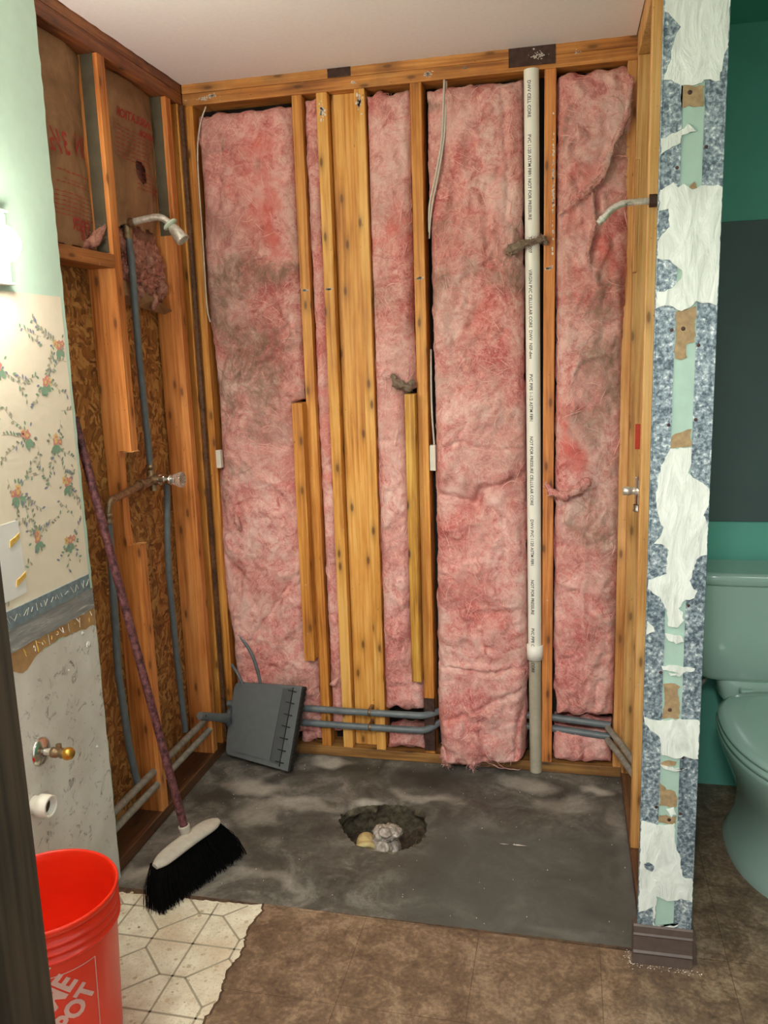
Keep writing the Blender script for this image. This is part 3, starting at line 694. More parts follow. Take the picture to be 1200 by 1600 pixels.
board('top_plate', 'dark weathered upper beam along the left wall under the ceiling', -D9, -.0005, -2.2, -.0005, 2.3715, 2.409, M['plate_y'], 'beam')
board('top_plate', 'dark weathered lower beam of the left wall above the kraft paper', -D9, -.0, -2.2, -.001, 2.3335, 2.371, M['plate_y'], 'beam')
board('bottom_plate', 'dirty dark floor plate along the left wall beside the broom', -D9, 0.0, -2.2, -.001, 0, .0375, M['plate_floor'], 'floor plate')
board('top_plate', 'pale beam on top of the right wall studs', W, W + D9, -.902, -.001, 2.3335, 2.409, M['stud_pale'], 'beam')
board('bottom_plate', 'floor plate along the foot of the right wall with white chips', W, W + D9, -.902, -.001, 0, .0375, M['plate_floor'], 'floor plate')
# left studs: the first one is notched
prof = [(-D9, .038), (0, .038), (0, .933), (-.006, .9345), (-.042, .931), (-.046, .96), (-.045, 1.2), (-.041, 1.226), (0, 1.222), (0, ZT), (-D9, ZT)]
mb = MB().prism(prof, lambda a, b, t: (a, t, b), -.531, -.493)
S1 = link('wall_stud', mb, M['stud_orange'], None, 'bright orange left wall stud with a long notch cut out beside the valve', 'stud')
for zz in (.934, 1.2215):
    mb = MB()
    for i in range(26):
        y_ = -.532 + .0395 * rnd.random(); mb.tube([(-.002 - rnd.random() * .03, y_, zz), (.004, y_ + rnd.uniform(-.004, .004), zz + rnd.uniform(-.001, .003))], .0009, 0, 4)
    link('splinters', mb, M['stud_pale'], S1, 'pale splinters at the notch edge')['kind'] = 'stuff'
stud('orange left wall stud nearest the back corner, behind the shower head', -D9, 0, -.125, -.088, M['stud_orange'])
stud('dirty brown corner stud where the left wall meets the back wall', -D9, -.001, -.0395, -.001, M['stud'])
link('nailing_strip', MB().box(.0005, .013, -.030, -.012, .04, 2.33, bev=.001), M['plate_floor'], None, 'thin grey brown strip running down the left back corner', 'wood strip')
board('blocking', 'short horizontal wooden block between left wall studs under the kraft paper', -D9, 0, -.92, -.5315, 1.757, 1.795, M['block'], 'wood block')
stud('left wall stud hidden behind the edge of the mint drywall', -D9, -.0005, -.937, -.899, M['stud_orange'])
# right studs
R1 = stud('pale stud at the open end of the right wall beside the metal corner', W, W + D9, -.9015, -.863, M['stud_pale'])
R2 = stud('middle stud of the right wall behind the valve', W, W + D9, -.49, -.452, M['stud_pale'])
R3 = stud('farthest stud of the right wall by the back corner', W, W + D9, -.041, -.002, M['stud_pale'])
board('wood_strip', 'thin pale lath beside the last right wall stud', W - .012, W, -.20, -.165, 1.70, 2.01, M['stud_pale'], 'wood strip')

# ------------------------------------------------------------------ insulation
def batt(name, label, left, right, z0, z1, bulge, seed, creases=(), ridges=(), dirt=(), hot=(), pale=(), extra=None, step=.006, y_edge=.03, mat=None, fib=1300, rough=1.0, base=0.0, bottom=None, smat=(None, None)):
    """left/right are lists of (z, x); the batt is a filled volume from the sheathing to a lumpy front"""
    lz = sorted(left); rz = sorted(right)
    lf = lambda z: np.interp(z, [a for a, b in lz], [b for a, b in lz]); rf = lambda z: np.interp(z, [a for a, b in rz], [b for a, b in rz])
    def front(x, z):
        L = lf(z); Rr = rf(z); u = np.clip((x - L) / (Rr - L), 0, 1); ez = np.clip((z - z0) / (z1 - z0), 0, 1)
        wx = x + (fbm(x * 6, z * 6, 2, seed) - .5) * .12; wz = z + (fbm(x * 6 + 5, z * 6, 2, seed + 2) - .5) * .16
        d = base + bulge * (1 - np.abs(2 * u - 1) ** 4) * (1 - np.abs(2 * ez - 1) ** 30)
        d = d + rough * ((fbm(wx * 8, wz * 5, 3, seed + 5) - .5) * .034 + (ridged(wx * 13, wz * 9, 3, seed + 9) - .6) * .024 + (ridged(wx * 40, wz * 26, 3, seed + 15) - .6) * .008 + (fbm(wx * 70, wz * 55, 3, seed + 13) - .5) * .008)
        for pl, dep, w in creases: d = d - dep * np.exp(-(poly_dist(x + (fbm(x * 30, z * 30, 2, seed + 3) - .5) * .02, z + (fbm(x * 30 + 4, z * 30, 2, seed + 7) - .5) * .02, pl) / w) ** 2)
        for pl, dep, w in ridges: d = d + dep * np.exp(-(poly_dist(x, z, pl) / w) ** 2)
        if extra: d = d + extra(x, z)
        em = np.minimum(np.minimum(u * (Rr - L), (1 - u) * (Rr - L)), np.minimum(z - z0, z1 - z)); em = np.clip(em / .035, 0, 1)
        k = np.sqrt(1 - (1 - em) ** 2)
        return y_edge - (y_edge + d) * k
    Lw = max(rf(z0) - lf(z0), rf((z0 + z1) / 2) - lf((z0 + z1) / 2)); nu = max(8, int(Lw / step)); nz = max(8, int((z1 - z0) / step))
    zz = np.linspace(z0, z1, nz); uu = (1 - np.cos(np.linspace(0, math.pi, nu))) / 2 * .25 + np.linspace(0, 1, nu) * .75
    Zg, Ug = np.meshgrid(zz, uu, indexing='ij')
    jl = (fbm(Zg * 22, Zg * 0 + seed, 4, seed + 1) - .5) * .016 * rough; jr = (fbm(Zg * 22, Zg * 0 + seed + 9, 4, seed + 4) - .5) * .016 * rough
    Lg = lf(Zg) + jl; Rg = rf(Zg) + jr; Xg = Lg + Ug * (Rg - Lg)
    Yg = front(np.clip(Xg, lf(Zg), rf(Zg)), Zg)
    jz = (fbm(Xg * 25, Xg * 0 + 3, 3, seed + 6) - .5) * .03; tz = (Zg - z0) / (z1 - z0)
    Zs = Zg + jz * (np.exp(-tz * (z1 - z0) / .03) + np.exp(-(1 - tz) * (z1 - z0) / .03))
    if bottom is not None: Zs = Zs + np.exp(-(Zg - z0) / .05) * np.interp(Xg, [a for a, b in bottom], [b for a, b in bottom])
    mb = MB(); V0 = np.stack([Xg, Yg, Zs], -1).reshape(-1, 3)
    mb.add(V0.tolist(), [[i * nu + j, i * nu + j + 1, (i + 1) * nu + j + 1, (i + 1) * nu + j] for i in range(nz - 1) for j in range(nu - 1)], 0, True)
    # sides back to the sheathing
    rim = [(i, 0) for i in range(nz)] + [(nz - 1, j) for j in range(1, nu)] + [(i, nu - 1) for i in range(nz - 2, -1, -1)] + [(0, j) for j in range(nu - 2, 0, -1)]
    a = [tuple(V0[i * nu + j]) for i, j in rim]; bk = [(x, .088, z) for x, y, z in a]; n = len(a)
    mb.add(a + bk, [[i, (i + 1) % n, n + (i + 1) % n, n + i] for i in range(n)], 0, True)
    nb = len(mb.v)
    # loose strands combed over the surface
    rs = np.random.RandomState(seed); nf = int(fib * (z1 - z0) * Lw)
    if nf:
        fz = z0 + .015 + rs.rand(nf) * (z1 - z0 - .03); fx = lf(fz) + .008 + rs.rand(nf) * (rf(fz) - lf(fz) - .016)
        ang = 1.57 + (fbm(fx * 4, fz * 3, 2, seed + 30) - .5) * 7 + rs.randn(nf) * .45; crl = rs.randn(nf) * 11; st = rs.uniform(.004, .011, nf); wd = rs.uniform(.0002, .00075, nf) * rs.choice([1, 1, 1, 1.8], nf); hh = rs.uniform(.001, .006, nf)
        kk = 9; PX = []; PZ = []; PA = []
        x_, z_, a_ = fx.copy(), fz.copy(), ang.copy()
        for k in range(kk):
            PX.append(x_.copy()); PZ.append(z_.copy()); PA.append(a_.copy())
            x_ += np.cos(a_) * st; z_ += np.sin(a_) * st; a_ += crl * st + rs.randn(nf) * .12
            z_ = np.clip(z_, z0 + .004, z1 - .004); x_ = np.clip(x_, lf(z_) + .002, rf(z_) - .002)
        PX = np.array(PX); PZ = np.array(PZ); PA = np.array(PA); PY = front(PX, PZ) - .0008 - hh[None] * np.sin(np.linspace(0, math.pi, kk))[:, None]
        vv = []; ff = []; mm = []
        fm = rs.choice([1, 1, 1, 3, 3], nf)
        dl = blobs(fx, fz, dirt, .05, seed, True) if dirt else np.zeros(nf)
        fm = np.where(dl > .35, 2, fm)
        OX = -np.sin(PA) * wd; OZ = np.cos(PA) * wd
        for i in range(nf):
            b0 = len(vv)
            for k in range(kk):
                tp_ = 1 - abs(2 * k / (kk - 1) - 1) ** 3
                vv.append((PX[k, i] + OX[k, i] * tp_, PY[k, i], PZ[k, i] + OZ[k, i] * tp_)); vv.append((PX[k, i] - OX[k, i] * tp_, PY[k, i], PZ[k, i] - OZ[k, i] * tp_))
            for k in range(kk - 1): ff.append([b0 + 2 * k, b0 + 2 * k + 1, b0 + 2 * k + 3, b0 + 2 * k + 2]); mm.append(int(fm[i]))
        o = len(mb.v); mb.v += vv; mb.f += [[q + o for q in f] for f in ff]; mb.m += mm; mb.sm += [False] * len(ff)
    va = np.array(mb.v); at = {}
    for nm, l_ in (('dirt', dirt), ('hot', hot), ('pale', pale)):
        at[nm] = blobs(va[:, 0], va[:, 2], l_, .05, seed, True) if l_ else np.zeros(len(va))
    return link(name, mb, [mat or M['fibre'], M['strand'], M['strand_dirty'], M['strand_red']], None, label, 'insulation', attrs=at, fixn=False)

left1 = [(2.30, .045), (2.05, .047), (1.84, .042), (1.67, .04), (1.40, .056), (1.175, .05), (1.03, .030), (.79, .028), (.6, .028), (.45, .05), (.29, .05), (.08, .06)]
batt('insulation_batt', 'wide dusty pink fibreglass batt in the left bay of the back wall above the dustpan', left1, [(2.3, .384), (1.345, .384), (1.335, .345), (.39, .345), (.38, .384), (.1, .384)], .075, 2.302, .010, 100,
     creases=[([(.043, .77), (.125, .674), (.157, .577)], .008, .010), ([(.313, .704), (.232, .579), (.15, .477), (.109, .424)], .014, .010), ([(.172, 1.401), (.224, 1.467), (.285, 1.487), (.339, 1.615)], .012, .012),
              ([(.136, 1.58), (.094, 1.493), (.077, 1.426)], .014, .014), ([(.12, 2.25), (.13, 2.1), (.11, 2.0)], .009, .010), ([(.16, 2.2), (.175, 2.0)], .008, .012), ([(.10, 1.66), (.2, 1.70), (.36, 1.71)], .008, .012), ([(.25, 1.45), (.27, 1.35)], .014, .02)],
     dirt=[(.301, 1.766, .12, .035, .95), (.19, 1.74, .12, .05, .9), (.10, 1.62, .06, .1, .9), (.214, 1.50, .07, .06, .95), (.313, 1.573, .06, .05, .8), (.13, 1.45, .05, .08, .95), (.08, 1.313, .05, .12, .85), (.23, 1.40, .10, .09, .85), (.085, 1.02, .05, .06, .8), (.05, 1.1, .025, .1, .9), (.10, 2.19, .02, .02, .8), (.25, 1.25, .12, .12, .5), (.317, .30, .07, .08, .8), (.24, .24, .09, .06, .8), (.3, .16, .1, .06, .7), (.28, 2.11, .02, .02, .7), (.06, 2.15, .03, .2, .35), (.07, 1.85, .03, .12, .4), (.15, 1.55, .12, .12, .5)],
     hot=[(.258, 2.18, .07, .08, .8), (.31, 2.03, .06, .12, .9), (.21, 2.0, .05, .1, .7), (.33, 1.89, .04, .07, .9), (.28, 1.95, .06, .1, .7)], pale=[(.05, .75, .03, .3, .9), (.12, .6, .06, .06, .6), (.1, 1.98, .05, .15, .6), (.09, .95, .05, .04, .6)])
batt('insulation_batt', 'narrow sliver of pink batt squeezed between two close central studs', [(2.3, .424), (.1, .427)], [(2.3, .467), (.1, .467)], .09, 2.32, .0, 120, base=-.012, dirt=[(.445, .3, .04, .06, .4)], hot=[(.45, 1.4, .03, .3, .5), (.45, 1.0, .03, .2, .6)])
batt('insulation_batt', 'narrow pink batt between the recessed plank stud and the wavy grained board', [(2.3, .636), (.1, .636)], [(2.3, .779), (1.37, .779), (1.36, .744), (.33, .744), (.32, .779), (.1, .779)], .20, 2.318, .008, 140,
     creases=[([(.64, 1.73), (.78, 1.725)], .012, .008), ([(.64, 1.19), (.70, 1.20)], .006, .01), ([(.66, 1.95), (.7, 1.9)], .008, .01), ([(.66, .55), (.74, .6)], .008, .01)],
     dirt=[(.737, 1.39, .05, .03, 1.0), (.70, 1.66, .07, .04, .6), (.688, 1.95, .04, .05, .4), (.70, .24, .08, .04, .5), (.72, 2.30, .08, .02, .6)], hot=[(.74, 1.93, .03, .05, .7), (.69, 1.85, .04, .04, .6)], pale=[(.71, 2.1, .05, .12, .7), (.7, 1.0, .04, .4, .5)])
batt('insulation_scrap', 'small scrap of pink insulation under the twin pipes left of the blackened plate', [(.15, .64), (.04, .64)], [(.15, .779), (.04, .779)], .042, .118, .0, 150, base=-.004, hot=[(.7, .08, .1, .03, .3)], dirt=[(.75, .1, .04, .04, .6)])
batt('insulation_scrap', 'small scrap of pink insulation low behind the dustpan edge', [(.15, .30), (.04, .30)], [(.15, .384), (.04, .384)], .042, .09, .0, 155, base=-.006, dirt=[(.36, .07, .05, .03, .6)])
batt('insulation_batt', 'widest pink batt with a folded bulging bottom flap left of the white pipe', [(2.3, .833), (1.9, .838), (1.2, .842), (.42, .834), (.2, .832), (.0, .85)], [(2.3, 1.138), (1.9, 1.139), (1.0, 1.148), (.4, 1.154), (.15, 1.150), (.0, 1.145)], .012, 2.312, .016, 170,
     creases=[([(.839, 1.004), (.894, .993), (.971, .971), (.993, 1.027), (1.069, 1.038), (1.144, 1.082)], .024, .012), ([(.842, 1.148), (.93, 1.191), (1.016, 1.158), (1.144, 1.168)], .009, .008), ([(.827, .393), (.919, .379), (1.01, .372), (1.155, .397)], .020, .007),
              ([(.963, .236), (1.032, .277), (1.144, .32)], .014, .008), ([(1.155, .285), (1.13, .211), (1.115, .112), (1.12, .063)], .022, .008), ([(.989, .514), (1.0, .467), (1.033, .457)], .016, .010), ([(.99, 1.03), (.985, .95)], .016, .01), ([(.87, .2), (.93, .22), (.96, .12)], .012, .01), ([(1.0, .16), (1.0, .05)], .014, .01), ([(1.03, 2.0), (1.02, 1.85), (1.06, 1.75)], .010, .012), ([(1.08, 2.28), (1.09, 1.9)], .008, .008), ([(.86, 1.72), (1.0, 1.74), (1.1, 1.80)], .008, .012)],
     ridges=[([(.9, .9), (1.0, .95)], .01, .03), ([(.89, 1.10), (.93, 1.06)], .014, .03), ([(1.06, .97), (1.1, .93)], .010, .03), ([(.86, .52), (.95, .5)], .008, .03)],
     extra=lambda x, z: .045 * np.clip((.40 - z) / .30, 0, 1) ** .8 + .012 * np.clip((.405 - z) / .02, 0, 1),
     bottom=[(.83, .01), (.87, -.008), (.92, .0), (.96, -.008), (1.0, .02), (1.1, .035), (1.15, .06)],
     dirt=[(.895, 1.737, .06, .03, .9), (1.02, 1.74, .09, .025, .6), (1.10, 1.76, .05, .05, .9), (1.12, 1.84, .03, .05, .9), (.88, 1.95, .03, .05, .6), (.856, 1.89, .03, .04, .6), (.86, 1.67, .03, .05, .9), (1.12, 1.72, .04, .03, .9), (.90, 2.29, .06, .02, .9), (1.10, 2.29, .06, .03, .8), (1.03, 1.70, .06, .03, .5), (1.14, 2.2, .015, .12, .5), (1.13, 1.1, .02, .1, .4), (1.08, .33, .06, .03, .3), (1.14, .15, .02, .05, .4)],
     hot=[(1.03, 1.55, .05, .08, .4), (.95, 1.87, .1, .06, .4), (1.06, 2.0, .04, .1, .3), (.98, .8, .08, .2, .35), (.9, .2, .05, .05, .5), (1.0, .6, .1, .15, .3)], pale=[(.93, 2.2, .06, .05, .8), (1.07, .98, .05, .06, .8), (.93, 1.02, .03, .05, .6), (1.0, .34, .14, .02, .6), (1.12, .25, .03, .08, .4), (1.0, 1.74, .1, .01, .5)])
batt('insulation_batt', 'tangled pink batt with long pale wisps in the bay right of the white pipe', [(2.29, 1.242), (1.8, 1.241), (1.15, 1.243), (.73, 1.244), (.59, 1.242), (.36, 1.246), (.2, 1.256)], [(2.29, 1.474), (1.9, 1.472), (1.7, 1.466), (1.0, 1.458), (.2, 1.448)], .215, 2.315, .012, 200,
     creases=[([(1.25, 1.82), (1.33, 1.86), (1.36, 1.80)], .012, .012), ([(1.30, 2.0), (1.33, 1.93)], .012, .014), ([(1.26, 2.2), (1.28, 2.25)], .010, .010), ([(1.38, 1.88), (1.42, 1.80)], .014, .014), ([(1.26, 1.27), (1.30, 1.22)], .008, .01), ([(1.40, .36), (1.38, .25)], .010, .01), ([(1.30, .3), (1.30, .22)], .008, .008), ([(1.25, .31), (1.28, .26)], .008, .008), ([(1.24, .93), (1.29, 1.0), (1.35, 1.02)], .012, .010)],
     ridges=[([(1.465, 2.283), (1.45, 2.141), (1.404, 2.09), (1.377, 1.999), (1.339, 1.964), (1.291, 1.929), (1.238, 1.895)], .020, .010), ([(1.349, 1.963), (1.36, 1.849), (1.332, 1.773), (1.373, 1.684)], .014, .008), ([(1.25, 2.084), (1.298, 2.126), (1.356, 2.112)], .008, .008), ([(1.317, 1.457), (1.287, 1.376), (1.308, 1.293)], .010, .01), ([(1.38, 1.95), (1.40, 1.80), (1.36, 1.70)], .012, .012)],
     dirt=[(1.42, 1.68, .06, .06, .8), (1.38, 1.62, .06, .05, .7), (1.44, 1.5, .05, .1, .85), (1.41, 1.36, .06, .1, .8), (1.38, 1.2, .06, .12, .6), (1.42, 1.28, .05, .08, .6), (1.43, 1.0, .05, .12, .6), (1.33, .92, .07, .06, .6), (1.39, .88, .06, .08, .55), (1.465, 2.12, .02, .2, .7), (1.25, 2.17, .02, .03, .8), (1.40, 1.46, .05, .06, .6), (1.43, .6, .03, .1, .4)],
     hot=[(1.268, 1.23, .03, .05, 1.0), (1.28, 1.15, .04, .07, .9), (1.30, 1.29, .04, .05, .6), (1.28, 1.90, .05, .08, .7), (1.42, 1.79, .04, .05, .8), (1.30, 2.02, .06, .06, .5), (1.33, 1.7, .06, .05, .4), (1.3, 1.10, .05, .05, .7), (1.32, .6, .1, .2, .25)], pale=[(1.35, 1.97, .04, .03, .8), (1.37, 1.83, .02, .12, .9), (1.42, 2.15, .03, .1, .8), (1.30, 1.93, .05, .015, .8), (1.30, 2.22, .04, .06, .5), (1.28, .9, .03, .06, .5)])
batt('insulation_scrap', 'small pale pink roll of insulation under the pipes by the right corner', [(.19, 1.246), (.04, 1.246)], [(.19, 1.448), (.04, 1.445)], .045, .158, .008, 230, creases=[([(1.35, .16), (1.345, .05)], .014, .008), ([(1.40, .15), (1.41, .08)], .008, .008)], pale=[(1.35, .12, .1, .04, .7)])
batt('insulation_scrap', 'narrow strip of pink insulation peeking between the two corner pipes', [(.2, 1.246), (.17, 1.246)], [(.2, 1.44), (.17, 1.44)], .165, .192, .0, 235, fib=0, base=-.035, y_edge=.06)
# free-hanging pieces
def wad(name, label, path, radii, mat, seed, squash=(1, 1, 1), n=28, amp=.35, parent=None, cat='insulation', fibres=None):
    mb = MB(); P_ = [Vector(p) for p in path]; pts = []; rr = []
    m_ = 8
    for i in range(len(P_) - 1):
        for k in range(m_):
            t = k / m_; pts.append(P_[i].lerp(P_[i + 1], t)); rr.append(radii[i] * (1 - t) + radii[i + 1] * t)
    pts.append(P_[-1]); rr.append(radii[-1]); r = np.random.RandomState(seed)
    c3 = np.array([tuple(p) for p in pts]); rr = np.array(rr); rr[0] *= .4; rr[-1] *= .4
    mb.tube([tuple(p) for p in c3], 1, 0, n, True, True, list(rr * .85))
    va = np.array(mb.v); c = np.repeat(c3, n, 0); c = np.concatenate([c, c[:n], c[-n:]])[:len(va)]
    nz = fbm(va[:, 0] * 90 + va[:, 1] * 71, va[:, 2] * 90 + va[:, 1] * 37, 4, seed)
    va = c + (va - c) * (1 + (nz[:, None] - .5) * 2.4 * amp) * np.array(squash); mb.v = [tuple(p) for p in va]
    nf = fibres if fibres is not None else int(60 + 900 * sum((pts[i + 1] - pts[i]).length for i in range(len(pts) - 1)))
    for q in range(nf):
        i = r.randint(0, len(pts) - 1); d = r.randn(3); d /= np.linalg.norm(d); p = c3[i] + d * rr[i] * r.uniform(.6, 1.1)
        tn = c3[min(i + 1, len(pts) - 1)] - c3[max(i - 1, 0)]; tn = tn / (np.linalg.norm(tn) + 1e-9); v = tn * r.choice((-1, 1)) + r.randn(3) * .7; v /= np.linalg.norm(v)
        w_ = r.uniform(.0003, .0007); vv = []; L = r.uniform(.003, .006)
        for k in range(6):
            e_ = np.cross(v, d); e_ = e_ / (np.linalg.norm(e_) + 1e-9) * w_ * (1 - abs(2 * k / 5 - 1) ** 3); vv += [tuple(p + e_), tuple(p - e_)]
            p = p + v * L * rr[i] / .015; v = v + r.randn(3) * .45 - d * .12; v /= np.linalg.norm(v)
        mb.add(vv, [[2 * k, 2 * k + 1, 2 * k + 3, 2 * k + 2] for k in range(5)], r.choice((1, 1, 2)))
    z = np.zeros(len(mb.v)); sec = M['strand_dirty'] if mat is not M['fibre'] else M['strand']
    return link(name, mb, [mat, sec, M['strand_dirty']], parent, label if not parent else None, cat if not parent else None, attrs={'dirt': z + .15, 'hot': z, 'pale': z}, fixn=False)
wad('insulation_tuft', 'curled tuft of pink insulation reaching across the stud toward the white pipe', [(1.212, -.02, 1.052), (1.232, -.026, 1.018), (1.275, -.032, 1.008), (1.32, -.026, 1.03), (1.355, -.012, 1.065)], [.006, .012, .017, .020, .014], M['fibre'], 400, amp=.6, fibres=420)
wad('insulation_tuft', 'grey dusty clump of insulation wrapped across the white pipe', [(1.085, -.018, 1.79), (1.13, -.030, 1.815), (1.165, -.032, 1.822), (1.20, -.020, 1.832), (1.215, -.006, 1.815)], [.016, .018, .008, .013, .005], M['fibre_grey'], 401, amp=.95, fibres=420)
wad('insulation_tuft', 'small grey brown tuft above the short yellow board', [(.70, -.012, 1.42), (.725, -.03, 1.385), (.76, -.03, 1.375), (.775, -.012, 1.40)], [.008, .018, .016, .006], M['fibre_grey'], 402, amp=.9, fibres=320)
wad('insulation_tuft', 'pale pink tuft beside the stud at the foot of the sliver batt', [(.43, -.006, .29), (.45, -.016, .30), (.466, -.01, .32)], [.005, .012, .004], M['fibre'], 403)

wad('insulation_tuft', 'long pale wisp of insulation crossing the upper batt right of the white pipe', [(1.462, -.026, 2.28), (1.449, -.036, 2.17), (1.410, -.040, 2.09), (1.378, -.042, 2.0), (1.335, -.040, 1.963), (1.29, -.034, 1.93), (1.248, -.022, 1.898)], [.006, .011, .010, .010, .012, .008, .004], M['fibre'], 420, amp=.9, fibres=1100, squash=(1, .6, 1))
wad('insulation_tuft', 'pale wisp hanging straight down below the bare shower arm', [(1.349, -.038, 1.955), (1.358, -.040, 1.86), (1.338, -.036, 1.78), (1.352, -.030, 1.72), (1.366, -.022, 1.69)], [.006, .008, .007, .006, .003], M['fibre'], 421, amp=.9, fibres=700, squash=(1, .6, 1))
wad('insulation_tuft', 'small pale scrap of insulation stuck on the lower left batt', [(.100, -.012, .935), (.112, -.030, .905), (.118, -.024, .872)], [.006, .016, .004], M['fibre'], 422, amp=.8, fibres=260)
wad('insulation_tuft', 'ragged left corner tuft of the widest batt drooping over the floor plate', [(.862, -.030, .11), (.868, -.042, .05), (.872, -.038, .018)], [.014, .022, .012], M['fibre'], 423, amp=.8, fibres=420)
wad('insulation_tuft', 'ragged middle tuft of the widest batt drooping over the floor plate', [(.955, -.034, .10), (.963, -.044, .045), (.962, -.040, .016)], [.014, .020, .010], M['fibre'], 424, amp=.8, fibres=420)
# kraft faced pieces on the left wall
def kraft(name, label, y0, y1, z0, z1, seed, holes=(), depth=-.05, texts=()):
    n, m = int((y1 - y0) / .005), int((z1 - z0) / .005)
    Yg, Zg = np.meshgrid(np.linspace(y0, y1, n), np.linspace(z0, z1, m), indexing='ij')
    def fx(y, z):
        u = np.clip((y - y0) / (y1 - y0), 0, 1)
        return depth + .022 * (1 - np.abs(2 * u - 1) ** 3) + (fbm(y * 7, z * 7, 3, seed) - .5) * .03 + (ridged(y * 12, z * 9, 2, seed + 3) - .6) * .008
    Xg = fx(Yg, Zg); mb = MB(); fs = []
    for i in range(n - 1):
        for j in range(m - 1):
            cy, cz = Yg[i, j], Zg[i, j]
            if any(math.hypot((cy - a) / ra, (cz - b) / rb) < 1 + .35 * (vn(np.array([cy * 60]), np.array([cz * 60]), 4)[0] - .5) for a, b, ra, rb in holes): continue
            if cz < z0 + .02 * vn(np.array([cy * 40]), np.array([1.]), 6)[0]: continue
            fs.append([i * m + j, i * m + j + 1, (i + 1) * m + j + 1, (i + 1) * m + j])
    mb.add(list(zip(Xg.ravel(), Yg.ravel(), Zg.ravel())), fs, 0, True)
    def put(v2, f2, cy, cz, slope=0.0):
        q = np.array([(cy - a, cz + b - slope * a) for a, b in v2])
        xs = fx(q[:, 0], q[:, 1]) + .0014
        mb.add([(x, a, b) for x, (a, b) in zip(xs, q)], f2, 1)
    for t in texts:
        if t[0] == 'T': put(*text2d(t[1], t[4], t[5], .001, .02), t[2], t[3])
        else:
            _, ya, yb, zz, th = t; k = 30
            v2 = [(0, 0)] * 0
            for i in range(k):
                v2 += [((ya - yb) * i / k, 0.0), ((ya - yb) * i / k, th * (0.6 + .4 * math.sin(i * 1.7 + zz * 50)))]
            put([(-a * -1, b) for a, b in v2], [[2 * i, 2 * i + 2, 2 * i + 3, 2 * i + 1] for i in range(k - 1)], ya, zz)
    link(name, mb, [M['kraft'], M['red_ink']], None, label, 'insulation facing', fixn=False)
t1 = [('T', 'IN', -.575, 2.08, .085, .75), ('T', '3\u00bd', -.70, 2.065, .085, .8), ('L', -.545, -.73, 1.995, .004), ('L', -.545, -.73, 1.965, .003), ('L', -.56, -.70, 1.975, .002), ('T', 'FIBER', -.62, 1.862, .045, 1.0), ('T', 'GLAS', -.6, 1.835, .03, .9)]
t1 += [('L', -.54, -.76, 1.94 - i * .0115, .003) for i in range(6)]
t2 = [('T', 'INSULATION', -.27, 2.23, .034, 1.0), ('T', 'VAPOR', -.20, 2.195, .026, 1.0), ('T', '3\u00bd', -.16, 2.02, .06, .8)] + [('L', -.16, -.40, 2.19 - i * .013, .0032) for i in range(8)] + [('L', -.15, -.30, 2.075 - i * .013, .0032) for i in range(5)]
kraft('kraft_facing', 'brown kraft paper with mirrored red print in the upper left bay by the mint wall', -.898, -.532, 1.797, 2.332, 500, depth=-.062, texts=t1)
kraft('kraft_facing', 'brown kraft paper with faded red lines and a torn hole behind the shower head', -.492, -.126, 1.885, 2.332, 520, [(-.255, 2.075, .033, .035)], depth=-.060, texts=t2)
link('insulation_batt', MB().box(-.091, -.072, -.897, -.533, 1.80, 2.33).box(-.091, -.072, -.491, -.127, 1.87, 2.33), M['fibre_old'], None, 'old insulation filling behind the torn kraft paper of the left wall', 'insulation')
link('flange_shade_strip', MB().box(-.052, -.014, -.5335, -.5312, 1.80, 2.332), M['flange_shade'], None, 'dull grey brown shade strip shaped as a paper flange on the camera side of the notched stud top', 'insulation facing')
link('flange_shade_strip', MB().box(-.052, -.016, -.1275, -.1252, 1.90, 2.332), M['flange_shade'], None, 'dull grey brown shade strip shaped as a paper flange on the stud behind the shower head', 'insulation facing')
w0 = thing('insulation_wad', 'crumpled dusty pink insulation hanging under the torn kraft paper behind the shower head', 'insulation', (-.05, -.3, 1.65))
def fibre_mass(name, parent, c, sq, seed, mat, amp=.9):
    bm = bmesh.new(); bmesh.ops.create_icosphere(bm, subdivisions=6, radius=1)
    a = np.array([v.co[:] for v in bm.verts]); n1 = ridged(a[:, 1] * 3.1 + a[:, 0] * 1.3 + seed, a[:, 2] * 2.7 - a[:, 0] * 1.7, 5, seed); n2 = fbm(a[:, 1] * 14 + a[:, 0] * 5, a[:, 2] * 14, 3, seed)
    a = a * (1 + amp * (n1[:, None] - .6) + .18 * (n2[:, None] - .5)) * np.array(sq) + np.array(c)
    for v, p in zip(bm.verts, a): v.co = Vector(p)
    m_ = MB().bm(bm, 0, True); bm.free(); z = np.zeros(len(m_.v)); return link(name, m_, mat, parent, attrs={'dirt': z + .1, 'hot': z + .05, 'pale': z})
for k_, (c_, q_) in enumerate((((-.052, -.41, 1.83), (.030, .055, .06)), ((-.045, -.33, 1.80), (.034, .07, .055)), ((-.045, -.22, 1.775), (.032, .075, .06)), ((-.05, -.40, 1.745), (.030, .06, .04)), ((-.045, -.28, 1.72), (.034, .08, .04)), ((-.05, -.18, 1.70), (.028, .05, .035)))): fibre_mass('insulation_lump', w0, (c_[0] - .018, c_[1] + .012, c_[2] + .022), (q_[0] * .9, q_[1] * 1.05, q_[2] * 1.05), 700 + k_, M['fibre_old'])
r1 = random.Random(5)
for i in range(14):
    y = -.47 + r1.random() * .32; z = 1.70 + r1.random() * .19; L = .03 + r1.random() * .05; x = -.068 + r1.random() * .02
    wad('insulation_lump', None, [(x, y, z), (x + r1.uniform(-.005, .02), y + r1.uniform(-.02, .03), z - L * .5), (x + r1.uniform(-.01, .01), y + r1.uniform(-.02, .04), z - L)], [r1.uniform(.006, .012), r1.uniform(.012, .020), r1.uniform(.003, .010)], M['fibre_old'], 600 + i, amp=.5, n=16, parent=w0)
